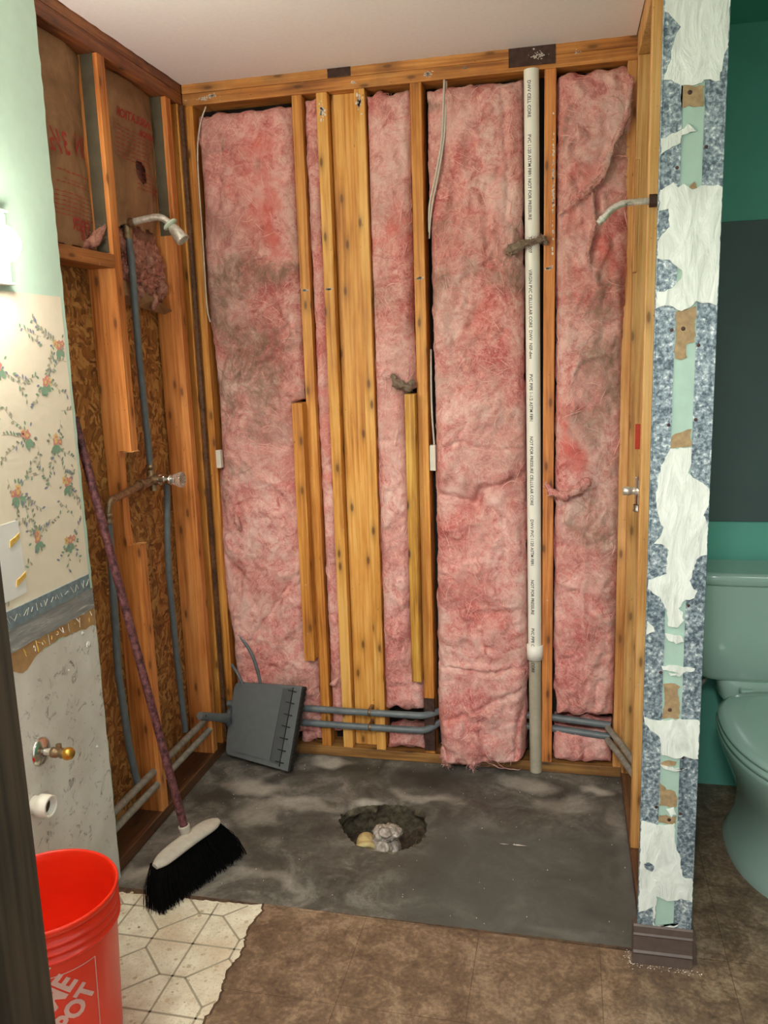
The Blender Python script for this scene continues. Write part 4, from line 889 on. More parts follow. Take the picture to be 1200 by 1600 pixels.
link('torn_facing', MB().add([(-.062, -.48, 1.745), (-.045, -.40, 1.735), (-.028, -.25, 1.69), (-.03, -.13, 1.655), (-.06, -.13, 1.645), (-.06, -.30, 1.66), (-.07, -.48, 1.672), (-.03, -.42, 1.69)], [[0, 1, 7, 6], [1, 2, 5, 7], [2, 3, 4, 5], [7, 5, 6]], 0), [M['kraft']], w0, 'folded kraft paper flap')
wad('insulation_tuft', 'frayed pink tuft on the horizontal block of the left wall', [(-.05, -.62, 1.80), (-.03, -.58, 1.83), (-.02, -.55, 1.86), (-.015, -.538, 1.875)], [.012, .020, .012, .004], M['fibre_old'], 410)
wad('insulation_tuft', 'small pale torn scrap below the block at the drywall edge', [(-.04, -.82, 1.755), (-.015, -.80, 1.74), (-.01, -.79, 1.71)], [.008, .01, .004], M['strand_dirty'], 411)
# thin torn strip behind the drywall edge
mb = MB(); rows = []
zs = np.linspace(.08, 1.42, 140)
wv = .055 + .03 * (fbm(zs * 6, zs * 0, 3, 44) - .5) + .03 * np.exp(-((zs - 1.28) / .03) ** 2) + .02 * np.exp(-((zs - .70) / .08) ** 2); wv *= np.clip((1.43 - zs) / .25, 0, 1) ** .6
for i, z in enumerate(zs):
    rows.append([(-.055 + .02 * math.sin(math.pi * k / 10) + .004 * (rnd.random() - .5), -.835 + (wv[i] + .02) * k / 10, z) for k in range(11)])
mb.add([p for r in rows for p in r], [[i * 11 + k, i * 11 + k + 1, (i + 1) * 11 + k + 1, (i + 1) * 11 + k] for i in range(139) for k in range(10)], 0, True)
zc = np.zeros(len(mb.v)); link('insulation_strip', mb, M['fibre_old'], None, 'torn dusky pink insulation strip beside the drywall edge behind the broom handle', 'insulation', attrs={'dirt': zc, 'hot': zc + .2, 'pale': zc}, fixn=False)

# ------------------------------------------------------------------ plumbing
def arc(p0, p1, p2, n=8):
    a, b, c = Vector(p0), Vector(p1), Vector(p2); return [tuple(a * (1 - t) ** 2 + b * 2 * t * (1 - t) + c * t * t) for t in [i / n for i in range(n + 1)]]
# white vent pipe
vpp = thing('vent_pipe', 'tall white plastic pipe with black printing on the back wall', 'pipe', (1.183, .005, 0))
def pc(z): return 1.163 + (2.333 - z) / 2.333 * .020
link('upper_pipe', MB().tube([(pc(z), .004, z) for z in (.44, 1.0, 1.6, 2.335)], .0235, 0, 32), M['pvc'], vpp)
link('coupling', MB().lathe([(.0237, 0), (.0285, 0), (.0285, .052), (.0237, .052)], (pc(.44), .004, .425), (0, 0, 1), 32), M['pvc'], vpp)
link('lower_pipe', MB().tube([(pc(.43), .004, .44), (pc(.2), .004, .2), (1.184, .004, .0)], .0215, 0, 32), M['pvc_dirty'], vpp, 'dusty lower pipe')
zt = 2.30
for s_, gap in (('DWV CELL CORE', .30), ('PVC 1120 ASTM F891 NOT FOR PRESSURE', .42), ('TM 1007', .12), ('VIRGIN PVC CELLULAR CORE  DWV  NSF-dwv', .44), ('PVC PIPE 1-1/2 ASTM F891', .34), ('NOT FOR PRESSURE CELLULAR CORE', .40), ('DWV PVC 1120 ASTM F891', .3), ('NOT FOR PRESSURE', .3), ('PVC PIPE CELLULAR CORE', .3)):
    v2, f2 = text2d(s_, .0145, .95, .0003); L = max(a for a, b in v2) - min(a for a, b in v2); gap = L + .05; sc_ = 1.0; c_ = zt - (gap - .05) / 2
    mb = MB(); mb.add([(pc(c_ - a * sc_) + .0240 * math.sin((b - .007) / .0237), .004 - .0240 * math.cos((b - .007) / .0237), c_ - a * sc_) for a, b in v2], f2, 0); zt -= gap
    link('printed_text', mb, M['ink'], vpp, 'black lettering', fixn=False)
    if zt < .5: break
# twin grey pipes along the back wall
for z, lab in ((.192, 'upper grey pipe running along the back wall near the floor'), (.134, 'lower grey pipe running along the back wall near the floor')):
    zr = z + (.006 if z > .15 else .022)
    path = [(.02, -.016, z), (.3, -.017, z + .002), (.5, -.015, z - .001), (.70, -.016, z), (.77, -.014, z)] + arc((.77, -.014, z), (.80, -.01, z), (.84, .03, zr)) + [(1.0, .04, zr), (1.25, .028, zr), (1.44, .0, zr - .004)]
    p = link('water_pipe', MB().tube(path, .0125, 0, 16), M['poly'], None, lab, 'pipe')
    link('clamp', MB().lathe([(.0135, 0), (.0155, .001), (.0155, .009), (.0135, .01)], (.575, -.0155, z), (1, 0, 0), 16).box(.574, .586, -.004, .03, z - .008, z + .012), M['brass'], p)
# left wall
for x, z, lab in ((-.022, .175, 'upper dusty pipe bored through the left wall studs near the floor'), (-.012, .132, 'lower dusty pipe bored through the left wall studs near the floor')):
    link('water_pipe', MB().tube([(x, -1.3, z), (x - .002, -.8, z), (x, -.5, z + .002), (x, -.1, z)], .0115, 0, 16), M['poly_dust'], None, lab, 'pipe')
for (xa, za, lab) in ((.0, .19, 'upper slanting grey pipe across the right wall bays'), (.0, .145, 'lower slanting grey pipe across the right wall bays')):
    link('water_pipe', MB().tube([(1.43, -.012, za), (1.47, -.14, za), (1.51, -.28, za - .002), (1.55, -.44, za - .01), (1.55, -.86, za - .01)], .011, 0, 16), M['poly_dust'], None, lab, 'pipe')
rp = link('water_pipe', MB().tube([(1.535, -.35, .98), (1.53, -.34, .6), (1.525, -.325, .22)], .0105, 0, 16), M['poly'], None, 'upright grey pipe in the right wall bay', 'pipe')
link('elbow', MB().tube([(1.525, -.325, .235), (1.523, -.322, .19)], .0145, 0, 16), M['handle'], rp, 'maroon fitting')
# left shower riser, arm and head
ris = link('riser_pipe', MB().tube([(-.040, -.372, 1.90), (-.030, -.378, 1.8), (-.026, -.388, 1.65), (-.034, -.374, 1.5), (-.036, -.362, 1.3), (-.036, -.357, 1.13)], .0108, 0, 16), M['poly'], None, 'blue grey riser pipe between the left valve and the shower arm', 'pipe')
link('fitting', MB().lathe([(.0115, 0), (.014, .002), (.014, .012), (.0115, .014), (.0115, .022), (.015, .024), (.015, .034), (.0115, .036), (.0115, .05)], (-.036, -.357, 1.125), (0, 0, 1), 16), M['brass'], ris)
sh = thing('shower_head', 'old chrome shower head on a curved arm on the left wall', 'shower head', (-.04, -.372, 1.88))
link('drop_ear_elbow', MB().tube([(-.04, -.372, 1.86), (-.04, -.372, 1.90)], .016, 0, 16).tube([(-.04, -.372, 1.905), (-.012, -.372, 1.907)], .0155, 0, 16).lathe([(.02, 0), (.018, .006), (.002, .008)], (-.045, -.372, 1.915), (0, 0, 1), 14), M['brass'], sh)
arm_p = [(-.02, -.372, 1.907), (.0, -.372, 1.911), (.04, -.370, 1.9165)] + arc((.055, -.370, 1.918), (.082, -.368, 1.920), (.104, -.366, 1.892))
link('arm', MB().tube(arm_p, .0105, 0, 20), M['chrome_old'], sh)
hd = (Vector((.128, -.364, 1.860)) - Vector((.100, -.366, 1.896))).normalized(); ho = Vector((.098, -.366, 1.899))
link('flange', MB().lathe([(.009, -.002), (.022, .002), (.0245, .006), (.0245, .008), (.010, .011), (.009, .011)], ho, hd, 28), M['rubber_grey'], sh, 'pale green washer')
link('head', MB().lathe([(.0001, .008), (.011, .009), (.014, .016), (.0165, .022), (.0185, .040), (.0215, .062), (.0215, .067), (.019, .067), (.018, .060), (.0001, .059)], ho, hd, 28), M['chrome_old'], sh)
# left valve
va_ = thing('shower_valve', 'left wall shower valve with a clear ribbed acrylic knob', 'valve', (-.02, -.36, 1.08))
vy, vz = -.358, 1.112
link('valve_body', MB().tube([(-.045, vy, vz), (-.005, vy, vz)], .018, 0, 18).tube([(-.034, -.455, vz - .006), (-.034, -.28, vz - .004)], .0135, 0, 18).tube([(-.036, -.357, vz), (-.036, -.357, vz + .03)], .0145, 0, 16)
     .lathe([(.018, 0), (.020, .004), (.018, .008), (.017, .012)], (-.034, -.43, vz - .005), (0, -1, 0), 8).lathe([(.018, 0), (.020, .004), (.018, .008)], (-.034, -.30, vz - .005), (0, 1, 0), 8).tube([(-.03, vy, vz - .012), (-.03, vy, vz - .036)], .012, 0, 14), M['brass'], va_)
link('stem', MB().lathe([(.019, 0), (.019, .008), (.015, .01), (.015, .03), (.017, .031), (.017, .044), (.009, .046), (.009, .06)], (-.008, vy, vz), (1, 0, 0), 24).box(-.004, .02, vy - .022, vy - .008, vz - .006, vz + .014, bev=.003), M['chrome'], va_)
link('knob', MB().lathe([(.0001, .0), (.013, .0), (.016, .004), (.022, .02), (.0245, .030), (.0245, .034), (.020, .036), (.016, .033), (.010, .03), (.0001, .03)], (.040, vy, vz), (1, 0, 0), 96, 0, True, 20, .045), M['acrylic'], va_, 'clear acrylic knob')
lp_ = [(-.034, -.455, vz - .008), (-.034, -.55, vz - .018), (-.036, -.595, vz - .022)] + arc((-.036, -.595, vz - .022), (-.038, -.622, vz - .025), (-.04, -.625, vz - .055)) + [(-.04, -.625, 1.03)]
hp = link('supply_pipe', MB().tube(lp_, .0115, 0, 16).lathe([(.0125, 0), (.0145, .002), (.0145, .01), (.0125, .012), (.0125, .02), (.0145, .022), (.0145, .03), (.0125, .032)], (-.04, -.626, 1.02), (0, 0, 1), 16), M['brass'], None, 'bent metal pipe running from the left valve toward the drywall', 'pipe')
link('pipe_run', MB().tube([(-.04, -.626, 1.03), (-.04, -.63, .95), (-.04, -.652, .57), (-.04, -.632, .32), (-.035, -.608, .16)], .0112, 0, 16), M['poly'], hp, 'blue grey lower run')
link('supply_pipe', MB().tube([(-.034, -.285, vz - .008)] + arc((-.034, -.27, vz - .01), (-.036, -.255, vz - .012), (-.04, -.250, vz - .05)) + [(-.04, -.275, .90), (-.04, -.285, .77), (-.04, -.278, .5), (-.038, -.262, .19)], .0108, 0, 16), M['poly'], None, 'blue grey pipe dropping from the right side of the left valve', 'pipe')
# right arm and valve
ra = thing('shower_arm', 'bare chrome shower arm curving out of the right wall without a head', 'shower arm', (1.476, -.5, 1.83))
pth = [(1.50, -.5, 1.845), (1.47, -.5, 1.847), (1.425, -.5, 1.846)] + arc((1.425, -.5, 1.846), (1.395, -.5, 1.845), (1.372, -.5, 1.818)) + [(1.355, -.5, 1.800)]
link('arm', MB().tube(pth, .0085, 0, 18), M['chrome_old'], ra)
link('nut', MB().lathe([(.009, 0), (.016, .001), (.016, .02), (.009, .022)], (1.478, -.5, 1.847), (1, 0, 0), 6, 0, False), M['rust'], ra)
link('thread_tape', MB().lathe([(.0088, 0), (.0096, .001), (.0096, .006), (.0088, .007)], (1.362, -.5, 1.8075), (.72, 0, .69), 14), M['gypsum'], ra)
rvv = thing('shower_valve', 'chrome valve stub on the right wall under a red tag', 'valve', (1.47, -.4, 1.06))
link('stem', MB().lathe([(.004, 0), (.012, .002), (.013, .02), (.010, .022), (.010, .035), (.014, .036), (.014, .05)], (1.436, -.4, 1.088), (1, 0, 0), 20), M['chrome_old'], rvv)
link('body', MB().tube([(1.484, -.4, 1.05), (1.484, -.4, 1.12)], .014, 0, 16).box(1.470, 1.488, -.41, -.40, 1.095, 1.13, bev=.002).lathe([(.012, 0), (.014, .004), (.012, .008), (.013, .02)], (1.478, -.405, 1.03), (0, 0, 1), 8), M['chrome'], rvv)
link('red_tag', MB().box(1.494, 1.535, -.0435, -.041, 1.165, 1.245, bev=.0006), M['red'], None, 'small red plate on the right wall stud above the valve stub', 'plate')
# cables and boxes
def cable(label, path, r=.0028, mat='cable', cat='cable'):
    P_ = [Vector(p) for p in path]; q = []
    for i in range(len(P_) - 1):
        a, b, c, d_ = P_[max(i - 1, 0)], P_[i], P_[i + 1], P_[min(i + 2, len(P_) - 1)]
        for k in range(8):
            t = k / 8; q.append(tuple(.5 * ((2 * b) + (c - a) * t + (2 * a - 5 * b + 4 * c - d_) * t * t + (3 * b - a - 3 * c + d_) * t ** 3)))
    q.append(tuple(P_[-1])); return link('cable', MB().tube(q, r, 0, 8), M[mat], None, label, cat)
cable('thin white cable running down the left edge of the dusty batt', [(.085, .0, 2.325), (.062, -.010, 2.26), (.048, -.014, 2.15), (.047, -.014, 1.9), (.045, -.012, 1.68), (.05, -.004, 1.62)], .0026)
cable('pair of white cables hanging from the beam beside the wide middle batt, front strand', [(.893, .0, 2.33), (.893, -.018, 2.28), (.885, -.022, 2.15), (.862, -.020, 2.04), (.840, -.008, 1.96), (.832, .02, 1.88)], .0034)
cable('white cable behind the front strand at the wide middle batt', [(.898, .01, 2.33), (.900, -.016, 2.26), (.893, -.022, 2.16), (.872, -.018, 2.05), (.846, -.004, 1.95), (.830, .03, 1.86)], .0030)
cable('white cable dropping into the white box in the dark gap', [(.828, .03, 1.5), (.830, .01, 1.38), (.832, .004, 1.28), (.836, .012, 1.18)], .0032)
link('junction_box', MB().box(.822, .842, -.004, .02, 1.090, 1.178, bev=.002), M['box_white'], None, 'small white plastic box in the dark gap beside the wide middle batt', 'electrical box')
link('junction_box', MB().box(.043, .062, -.022, .0, 1.103, 1.168, bev=.002), M['box_white'], None, 'small white plastic box at the left edge of the dusty batt', 'electrical box')
cable('grey tube curving over the batt above the dustpan', [(.055, .0, .50), (.095, -.018, .46), (.135, -.026, .40), (.158, -.028, .32), (.165, -.028, .26)], .006, 'poly', 'tube')
cable('shorter grey tube behind the dustpan top corner', [(.040, .0, .345), (.07, -.022, .32), (.10, -.028, .26)], .0055, 'poly', 'tube')
# plumbing in the hole
dr = thing('drain_pipe', 'drain pipe stub stuffed with a crumpled plastic bag in the floor hole', 'drain', (.69, -.43, -.11))
def lump(c, r, seed, amp, sq=(1, 1, 1)):
    bm = bmesh.new(); bmesh.ops.create_icosphere(bm, subdivisions=5, radius=1)
    a = np.array([v.co[:] for v in bm.verts]); n1 = ridged(a[:, 0] * 2.2 + a[:, 2] * 1.3, a[:, 1] * 2.2 - a[:, 2] * 1.7, 4, seed)
    a = a * (1 + amp * (n1[:, None] - .55)) * np.array(sq) * r + np.array(c)
    for v, p in zip(bm.verts, a): v.co = Vector(p)
    m_ = MB().bm(bm, 0, True); bm.free(); return m_
link('bag', MB(), M['plastic_bag'], dr) if False else None
b1 = lump((.722, -.46, -.062), .050, 3, .5, (1.05, .95, .8)); b2 = lump((.735, -.455, -.008), .034, 8, .8, (1.15, .9, .62)); b3 = lump((.718, -.462, -.02), .024, 12, .8, (.9, .9, .8))
for q in (b2, b3): b1.add(q.v, q.f, 0, True)
link('plastic_bag', b1, M['plastic_bag'], dr, 'crumpled grey white plastic bag')
link('stub', MB().tube(arc((.660, -.40, -.11), (.655, -.44, -.03), (.675, -.50, -.055)), .031, 0, 24).lathe([(.031, 0), (.036, .001), (.036, .02), (.03, .021)], (.668, -.485, -.05), (.3, -.9, -.35), 24), M['yellow_pipe'], dr, 'yellowed pipe end')
for i in range(22):
    a = rnd.uniform(0, 6.28); rr_ = rnd.uniform(.75, .98); r_h = float(np.interp(a if a < math.pi else a - 2 * math.pi, hang, hrad)) * rr_
    x, y = HC[0] + math.cos(a) * r_h, HC[1] + math.sin(a) * r_h
    if y > -.40 or x < .66: continue
    s_ = rnd.uniform(.006, .014); bm = bmesh.new(); bmesh.ops.create_icosphere(bm, subdivisions=1, radius=s_)
    for v in bm.verts: v.co = Vector((v.co.x * rnd.uniform(.7, 1.2) + x, v.co.y * rnd.uniform(.7, 1.2) + y, v.co.z * rnd.uniform(.6, 1.1) - .075 + rnd.uniform(-.01, .02)))
    m_ = MB().bm(bm); bm.free(); link('concrete_chip', m_, M['rubble'], None, 'small broken concrete chip among the rubble in the floor hole beside the plastic bag', 'rubble', 'concrete chips in the floor hole')

# ------------------------------------------------------------------ end of the right wall: bare drywall corner with metal beads
cy_ = -.906; fc = lambda a, b, t: (a, cy_ - t, b)
cp = thing('wall_right', None, None, (1.525, -.905, 0), kind='structure')
link('gypsum_end', MB().box(1.468, 1.583, -.9055, -.902, .0, 2.4), M['mint_board'], cp, 'mint green gypsum board end')
link('drywall_edge', MB().box(1.4645, 1.4755, -.9055, -.872, .0, 2.4), M['gypsum'], cp, 'white drywall edge')
for (x0, x1, rx) in ((1.4635, 1.503, 1.4635), (1.546, 1.5855, 1.5855)):
    mb = MB(); pl = ragged((x0, .095), (x0, 2.4), 50, .0006, 3) + ragged((x1, 2.4), (x1, .095), 50, .0008, 4)
    mb.prism(pl, fc, 0, .0012)
    mb.tube([(rx, cy_ - .001, .095), (rx, cy_ - .001, 2.4)], .0018, 0, 8)
    sgn = 1 if rx < 1.5 else -1
    mb.box(min(rx, rx + .001 * sgn), max(rx, rx + .001 * sgn), cy_, cy_ + .03, .095, 2.4)
    for i in range(12):
        z = .2 + i * .185 + rnd.uniform(-.03, .03); xx = (x1 - .006 if rx < 1.5 else x0 + .006)
        mb.lathe([(.0038, 0), (.0032, .0012), (.0001, .0008)], fc(xx, z, .0012), (0, -1, 0), 12, 1)
    link('corner_bead', mb, [M['galv'], M['rust']], cp, 'mottled grey galvanised corner bead')
def patch(pts, amp=.0015, n=6, seed=0):
    r = random.Random(seed); q = []
    for i in range(len(pts)):
        a, b = pts[i], pts[(i + 1) % len(pts)]; L = math.hypot(b[0] - a[0], b[1] - a[1]); k = max(1, int(L / .007))
        for j in range(k): q.append((min(max(a[0] + (b[0] - a[0]) * j / k + r.uniform(-amp, amp) * 1.3, 1.4632), 1.5862), a[1] + (b[1] - a[1]) * j / k + r.uniform(-amp, amp) * 1.6))
    return q
lx, rx = 1.4635, 1.586
mud = [
 [(lx, 2.4), (rx, 2.4), (rx, 2.06), (1.581, 2.05), (1.572, 2.0), (1.545, 2.005), (1.53, 1.998), (1.50, 2.0), (1.48, 2.012), (lx + .003, 2.014), (1.478, 2.05), (1.484, 2.09), (1.495, 2.11), (1.482, 2.125), (lx, 2.14)],
 [(lx, 1.90), (1.5, 1.915), (1.515, 1.925), (1.53, 1.912), (1.505, 1.905), (1.502, 1.89), (1.48, 1.882), (lx, 1.872)],
 [(lx, 1.80), (1.49, 1.815), (1.5, 1.805), (1.51, 1.808), (1.53, 1.80), (1.56, 1.806), (rx, 1.80), (rx, 1.565), (1.545, 1.575), (1.53, 1.565), (1.515, 1.555), (1.50, 1.566), (1.48, 1.568), (lx, 1.565), (lx, 1.60), (1.48, 1.598), (1.496, 1.606), (1.512, 1.62), (1.514, 1.64), (1.50, 1.648), (1.488, 1.662), (1.475, 1.665), (lx, 1.668), (lx, 1.70), (1.486, 1.73), (1.482, 1.765), (lx + .002, 1.76)],
 [(1.503, 1.265), (1.545, 1.268), (1.546, 1.235), (1.541, 1.215), (1.55, 1.20), (1.572, 1.188), (rx, 1.18), (rx, 1.14), (1.575, 1.12), (1.586, 1.09), (1.586, 1.03), (1.565, 1.02), (1.558, .985), (1.552, .97), (1.56, .95), (1.57, .945), (1.562, .93), (1.545, .925), (1.53, .905), (1.54, .895), (1.543, .875), (1.53, .86), (1.51, .862), (1.506, .90), (1.49, .93), (1.475, .938), (lx, .95), (lx, .968), (1.48, .975), (1.502, .985), (1.504, 1.04), (1.49, 1.052), (1.475, 1.055), (1.488, 1.075), (1.492, 1.09), (1.48, 1.12), (1.475, 1.16), (1.480, 1.21), (1.49, 1.24)],
 [(lx, .875), (1.474, .865), (1.48, .85), (lx, .842)], [(1.503, .843), (1.54, .84), (1.545, .828), (1.53, .822), (1.51, .83)],
 [(1.497, .765), (1.515, .768), (1.57, .765), (1.568, .757), (1.54, .752), (1.50, .756)], [(1.515, .752), (1.53, .75), (1.548, .752), (1.54, .744), (1.52, .745)],
 [(lx, .638), (1.5, .632), (1.535, .637), (rx, .64), (rx, .543), (1.555, .548), (1.53, .54), (1.512, .55), (1.505, .548), (1.502, .59), (1.49, .60), (lx, .625)],
 [(lx, .375), (1.50, .368), (1.535, .37), (1.54, .375), (1.543, .32), (1.555, .29), (1.562, .24), (1.574, .232), (rx, .235), (rx, .175), (1.56, .178), (1.53, .17), (1.505, .178), (1.50, .10), (1.545, .098), (1.56, .112), (1.545, .105), (1.50, .096), (1.497, .15), (1.48, .14), (lx, .13)],
 [(1.52, .41), (1.535, .415), (1.542, .40), (1.53, .392)], [(1.503, .522), (1.545, .515), (1.56, .517), (1.54, .511), (1.51, .513)],
]
mb = MB()
for i, p in enumerate(mud): mb.prism(patch(p, seed=i), fc, .0, .0032 + .0005 * (i % 3))
mb.prism(patch([(1.472, .262), (1.486, .268), (1.498, .258), (1.494, .243), (1.48, .248)], seed=77), fc, .0, .0048, 1)
link('joint_compound', mb, [M['mud'], M['galv']], cp, 'thick white joint compound patches')
mb = MB()
for i, p in enumerate([[(1.5, 2.0), (1.543, 1.995), (1.543, 1.955), (1.525, 1.958), (1.5, 1.96)], [(1.505, 1.555), (1.544, 1.565), (1.544, 1.49), (1.525, 1.485), (1.528, 1.46), (1.52, 1.455), (1.504, 1.46)], [(1.503, 1.295), (1.544, 1.31), (1.544, 1.268), (1.503, 1.268)],
     [(1.503, .72), (1.52, .725), (1.54, .72), (1.535, .70), (1.542, .68), (1.54, .64), (1.503, .638), (1.51, .68)], [(1.503, .528), (1.52, .535), (1.54, .53), (1.535, .52), (1.505, .517)], [(1.503, .475), (1.52, .46), (1.538, .455), (1.544, .44), (1.542, .415), (1.504, .418), (1.505, .45)], [(1.504, .392), (1.543, .392), (1.543, .373), (1.504, .374)], [(1.522, 1.80), (1.53, 1.815), (1.537, 1.80)]]):
    mb.prism(patch(p, seed=50 + i), fc, .0, .0012)
mb2 = [(1.517, 1.985), (1.52, 1.52), (1.52, .66), (1.527, .383)]
for a, b in mb2: mb.lathe([(.0045, 0), (.004, .0012), (.0001, .0006)], fc(a, b, .0012), (0, -1, 0), 12, 1)
link('torn_paper_patch', mb, [M['torn'], M['rust']], cp, 'brown torn paper patches with screw heads')
bb = thing('baseboard_right', None, None, (1.525, -.92, 0), kind='structure')
prof = [(0, .0), (0, .098), (-.003, .1), (-.007, .096), (-.009, .080), (-.012, .076), (-.010, .072), (-.012, .045), (-.013, .036), (-.017, .031), (-.015, .026), (-.018, .004), (-.018, 0)]
mb = MB(); n = len(prof)
a = [(1.4525 + (.018 + p[0]) * .0, cy_ - .001 + p[0], p[1]) for p in prof]; b = [(1.590 , cy_ - .001 + p[0], p[1]) for p in prof]
mb.add(a + b, [[i, (i + 1) % n, n + (i + 1) % n, n + i] for i in range(n)] + [list(range(n)), list(range(2 * n - 1, n - 1, -1))])
a = [(1.5865 - p[0], -.905, p[1]) for p in prof]; b = [(1.5865 - p[0], -.02, p[1]) for p in prof]
mb.add(a + b, [[i, (i + 1) % n, n + (i + 1) % n, n + i] for i in range(n)] + [list(range(n)), list(range(2 * n - 1, n - 1, -1))])
mb.box(1.4525, 1.4630, -.907, -.88, 0, .095, bev=.001)
link('baseboard_profile', mb, M['baseboard'], bb)
mb = MB()
for i in range(110):
    a = rnd.random(); x, y = (1.44 + a * .17, -.928 - rnd.random() ** 2 * .02) if i % 3 else (1.448 - rnd.random() ** 2 * .02, -.88 - rnd.random() * .05)
    s_ = rnd.uniform(.0005, .0018); mb.add([(x + s_ * math.cos(t) * rnd.uniform(.6, 1.2), y + s_ * math.sin(t), .0035) for t in (0, 1.2, 2.4, 3.6, 4.8)] + [(x, y, .0045)], [[0, 1, 5], [1, 2, 5], [2, 3, 5], [3, 4, 5], [4, 0, 5]])
link('plaster_dust', mb, M['gypsum'], None, 'line of white plaster dust along the dark baseboard foot', 'dust', kind='stuff')
mb = MB()
for i in range(170):
    x, y = rnd.uniform(.0, W), rnd.uniform(-.86, -.01)
    if math.hypot(x - HC[0], y - HC[1]) < .2 or (rnd.random() < .6 and not (x > 1.38 or x < .2 or y > -.08)): continue
    s_ = rnd.uniform(.0005, .0018); mb.add([(x + s_ * math.cos(t) * rnd.uniform(.6, 1.2), y + s_ * math.sin(t), .0005) for t in (0, 1.2, 2.4, 3.6, 4.8)] + [(x, y, .003)], [[0, 1, 5], [1, 2, 5], [2, 3, 5], [3, 4, 5], [4, 0, 5]])
link('debris', mb, M['gypsum'], None, 'scattered pale crumbs on the grey concrete floor', 'debris', kind='stuff')
mb = MB().add([(1.13, -.4745, .003), (1.145, -.478, .0035), (1.175, -.474, .003), (1.147, -.471, .0035)], [[0, 1, 2, 3]]).add([(1.09, -.475, .003), (1.105, -.477, .003), (1.122, -.475, .003), (1.105, -.4735, .003)], [[0, 1, 2, 3]])
link('plaster_sliver', mb, M['gypsum'], None, 'thin white sliver lying on the concrete right of the hole', 'debris')

# ------------------------------------------------------------------ vanity light on the left wall
vl = thing('vanity_light', 'glowing round bulb light bar on the left mint wall', 'lamp', (.03, -1.35, 1.67))
link('back_plate', MB().box(LX, .034, -2.19, -1.052, 1.675, 1.828, bev=.004), M['mint'], vl)
link('plate_rim', MB().box(LX, .040, -2.19, -1.050, 1.8285, 1.834, bev=.001).box(LX, .040, -2.19, -1.050, 1.669, 1.6745, bev=.001), M['white_paint'], vl)
for i in range(6):
    y = -1.178 - i * .19
    link('socket', MB().lathe([(.024, .0), (.024, .02), (.016, .03), (.014, .04), (.0001, .04)], (.034, y, 1.745), (1, 0, 0), 20), M['chrome'], vl)
    bm = bmesh.new(); bmesh.ops.create_uvsphere(bm, u_segments=32, v_segments=20, radius=.040)
    for v in bm.verts: v.co += Vector((.105, y, 1.742))
    m_ = MB().bm(bm, 0, True); bm.free(); link('bulb', m_, M['bulb'], vl)

# stop valve and drain on the left wall
sv = thing('stop_valve', 'small chrome and brass stop valve on the grimy white left wall', 'valve', (.03, -1.13, .54))
link('escutcheon', MB().lathe([(.0001, .0), (.036, .0), (.036, .003), (.030, .008), (.014, .012), (.011, .013)], (LX, -1.118, .545), (1, 0, 0), 36), M['chrome'], sv)
link('stub', MB().tube([(.02, -1.118, .545), (.05, -1.118, .545)], .009, 0, 18), M['chrome_old'], sv)
link('body', MB().lathe([(.010, 0), (.013, .001), (.013, .014), (.011, .015), (.011, .025), (.013, .026), (.013, .036)], (.045, -1.118, .545), (1, 0, 0), 20).tube([(.066, -1.118, .55), (.066, -1.118, .568)], .007, 0, 14), M['brass'], sv)
link('cap', MB().lathe([(.013, 0), (.0155, .003), (.0165, .010), (.015, .018), (.010, .023), (.0001, .0245)], (.080, -1.118, .545), (1, 0, 0), 10), M['brass_new'], sv, 'yellow brass cap')
dp = thing('drain_stub', 'open white plastic drain pipe sticking out of the left wall above the bucket', 'pipe', (.04, -1.18, .39))
link('pipe', MB().lathe([(.019, 0), (.0225, 0), (.0225, .045), (.019, .045), (.019, .0)], (.013, -1.165, .427), (1, 0, 0), 30), M['pvc'], dp)
link('collar', MB().lathe([(.0226, 0), (.028, .001), (.028, .020), (.0272, .021), (.0272, .030), (.025, .031), (.0195, .030), (.0190, .005), (.0001, .005)], (.030, -1.165, .427), (1, 0, 0), 30), M['pvc'], dp)
link('inner', MB().lathe([(.0001, 0), (.0185, 0)], (.045, -1.165, .427), (1, 0, 0), 20), M['rust'], dp, 'dark rusty inside')

# ------------------------------------------------------------------ bucket
bx, by = .19, -1.39
bk = thing('bucket', 'orange plastic bucket with a white square print at lower left', 'bucket', (bx, by, .002))
def rad(z): return .131 + (.146 - .131) * z / .37
prof = [(.0001, .002), (.125, .002), (.130, .006), (.131, .012), (rad(.28), .28), (.1445, .288), (.1445, .292), (.1505, .293), (.151, .297), (.1505, .300), (.1435, .301), (.1435, .312), (.150, .313), (.150, .318), (.1440, .319), (.1440, .331), (.1500, .332), (.1500, .337), (.1445, .338), (.1445, .352), (.1490, .356), (.1520, .362), (.1522, .369), (.1505, .372), (.1475, .372), (.1455, .368), (.1435, .35), (.1405, .28), (.127, .012), (.0001, .010)]
link('shell', MB().lathe([(a, b) for a, b in prof], (bx, by, .002), (0, 0, 1), 96), M['orange'], bk)
mb = MB(); S_ = .185; za, zb = .262 - S_, .262; a_right = math.radians(-17.7)
def onb(u, z, off=.0006):   # u metres left of the right edge
    r = rad(z) + off; th = a_right - (S_ - u) / .140; return (bx + r * math.cos(th), by + r * math.sin(th), z + .002)
def strip(u0, z0_, u1, z1_, w):
    k = 24; d = Vector((u1 - u0, z1_ - z0_)).normalized(); nx_, nz_ = -d.y * w, d.x * w; q = []
    for i in range(k + 1):
        u = u0 + (u1 - u0) * i / k; z = z0_ + (z1_ - z0_) * i / k; q += [onb(u + nx_, z + nz_), onb(u - nx_, z - nz_)]
    mb.add(q, [[2 * i, 2 * i + 1, 2 * i + 3, 2 * i + 2] for i in range(k)])
